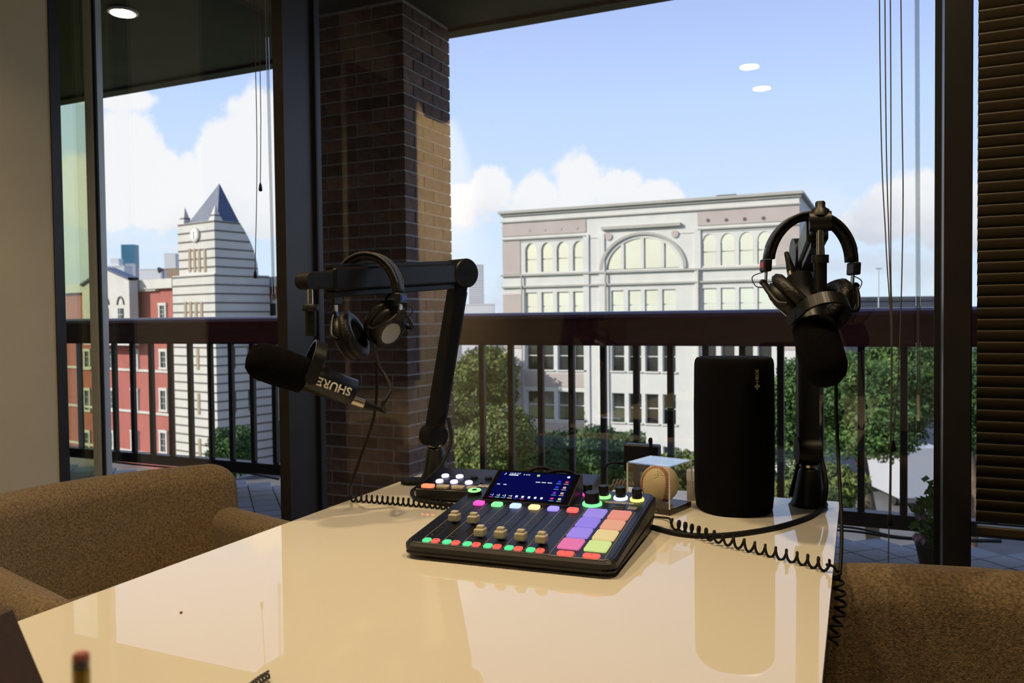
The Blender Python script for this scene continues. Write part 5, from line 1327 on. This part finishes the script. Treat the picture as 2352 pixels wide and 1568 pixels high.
tree(1800, 860, 1090, 70, 44, 'leaf_green', 'slim green tree half hidden behind the loudspeaker', 13, 12000, 0.11)
tree(1105, 785, 960, 85, 70, 'leaf_olive', 'tall olive-green tree left of the cream building', 14, 22000, 0.16)
tree(1140, 930, 1110, 110, 46, 'leaf_olive', 'rounded olive tree in front of the cream building corner', 15, 26000, 0.115)
tree(1030, 850, 1130, 110, 52, 'leaf_olive', 'broad olive tree behind the brick pillar', 16, 18000, 0.14)
tree(1250, 980, 1150, 95, 55, 'leaf_dark', 'low dark tree below the cream building windows', 17, 16000, 0.12)
tree(1400, 965, 1150, 115, 47, 'leaf_dark', 'dark spreading tree before the middle bay of the cream building', 18, 24000, 0.12)
tree(1560, 1020, 1170, 90, 40, 'leaf_olive', 'low olive bush-like tree behind the baseball cube', 19, 14000, 0.11)
tree(1690, 985, 1190, 95, 34, 'leaf_dark', 'rounded dark tree behind the loudspeaker', 20, 14000, 0.11)
tree(1860, 1060, 1200, 120, 28, 'leaf_olive', 'low olive hedge tree behind the right boom arm', 21, 16000, 0.10)
tree(535, 975, 1100, 55, 50, 'leaf_green', 'small green tree at the foot of the clock tower', 22, 11000, 0.10)

# ---------------------------------------------------------------- white box truck on the street
tp_ = at(2108, 1195, 58)
tk_ = empty('box_truck', (float(tp_[0]), float(tp_[1]), GZ), YAW, label='white box truck parked on the street beyond the railing', cat='truck')
MB().rbox((0, 2.5, 2.5), (2.9, 5.6, 3.6), 0.06, 1).build('cargo_box', 'truck_white', tk_)
MB().rbox((0, 6.3, 1.6), (2.4, 1.8, 2.2), 0.25, 3).build('cab', 'truck_white', tk_)
for x_ in (-1.15, 1.15):
    for y_ in (1.0, 5.9): MB().cyl((x_-0.15, y_, 0.5), (x_+0.15, y_, 0.5), 0.5, n=18).build('wheel', 'tyre', tk_)
MB().box((-1.3, -0.32, 0.8), (1.3, -0.28, 4.2)).build('rear_door', 'truck_white', tk_)
MB().box((-1.4, -0.35, 0.45), (1.4, -0.2, 0.65)).build('bumper', 'stripe_dark', tk_)

# ---------------------------------------------------------------- potted plant at the right of the balcony
pp = on_y(2152, 1205, 4.0)
pl_ = empty('flowering_plant', (float(pp[0]), 4.0, 0.0), label='leafy plant with pale purple blooms on the balcony by the window post', cat='plant')
MB().lathe((0, 0, 0), (0, 0, 1), [(0, 0.06), (0.01, 0.065), (0.11, 0.085), (0.12, 0.088), (0.12, 0.075), (0.09, 0.07)], 20).build('pot', 'tyre', pl_)
leaves('foliage', 'leaf_plant', pl_, [(0, 0, 0.22, 0.09, 0.09, 0.12), (0.02, 0, 0.33, 0.07, 0.07, 0.10)], 260, 0.028, 31)
leaves('blooms', 'petal', pl_, [(-0.07, -0.03, 0.15, 0.025, 0.025, 0.02), (-0.06, 0.0, 0.24, 0.02, 0.02, 0.02)], 40, 0.014, 32)
# loose cables lying on the balcony tiles
for k, (ya, yb, lab) in enumerate(((1212, 1238, 'black cable lying along the balcony tiles, nearest the railing foot'), (1220, 1241, 'black cable lying along the balcony tiles, nearer the window'))):
    cable('outdoor_cable', [Vector(on_z(1700, ya-4, 0.006)), Vector(on_z(1850, ya-5, 0.006)), Vector(on_z(1960, ya, 0.006)), Vector(on_z(2060, yb-6, 0.006)), Vector(on_z(2170, yb, 0.006)), Vector(on_z(2300, yb+3, 0.006))], 0.006, lab)
cable('outdoor_cable', [Vector(on_z(220, 1056, 0.006)), Vector(on_z(330, 1068, 0.006)), Vector(on_z(450, 1078, 0.006)), Vector(on_z(560, 1085, 0.006)), Vector(on_z(640, 1100, 0.006))], 0.008, 'black cable lying on the balcony tiles below the red building')
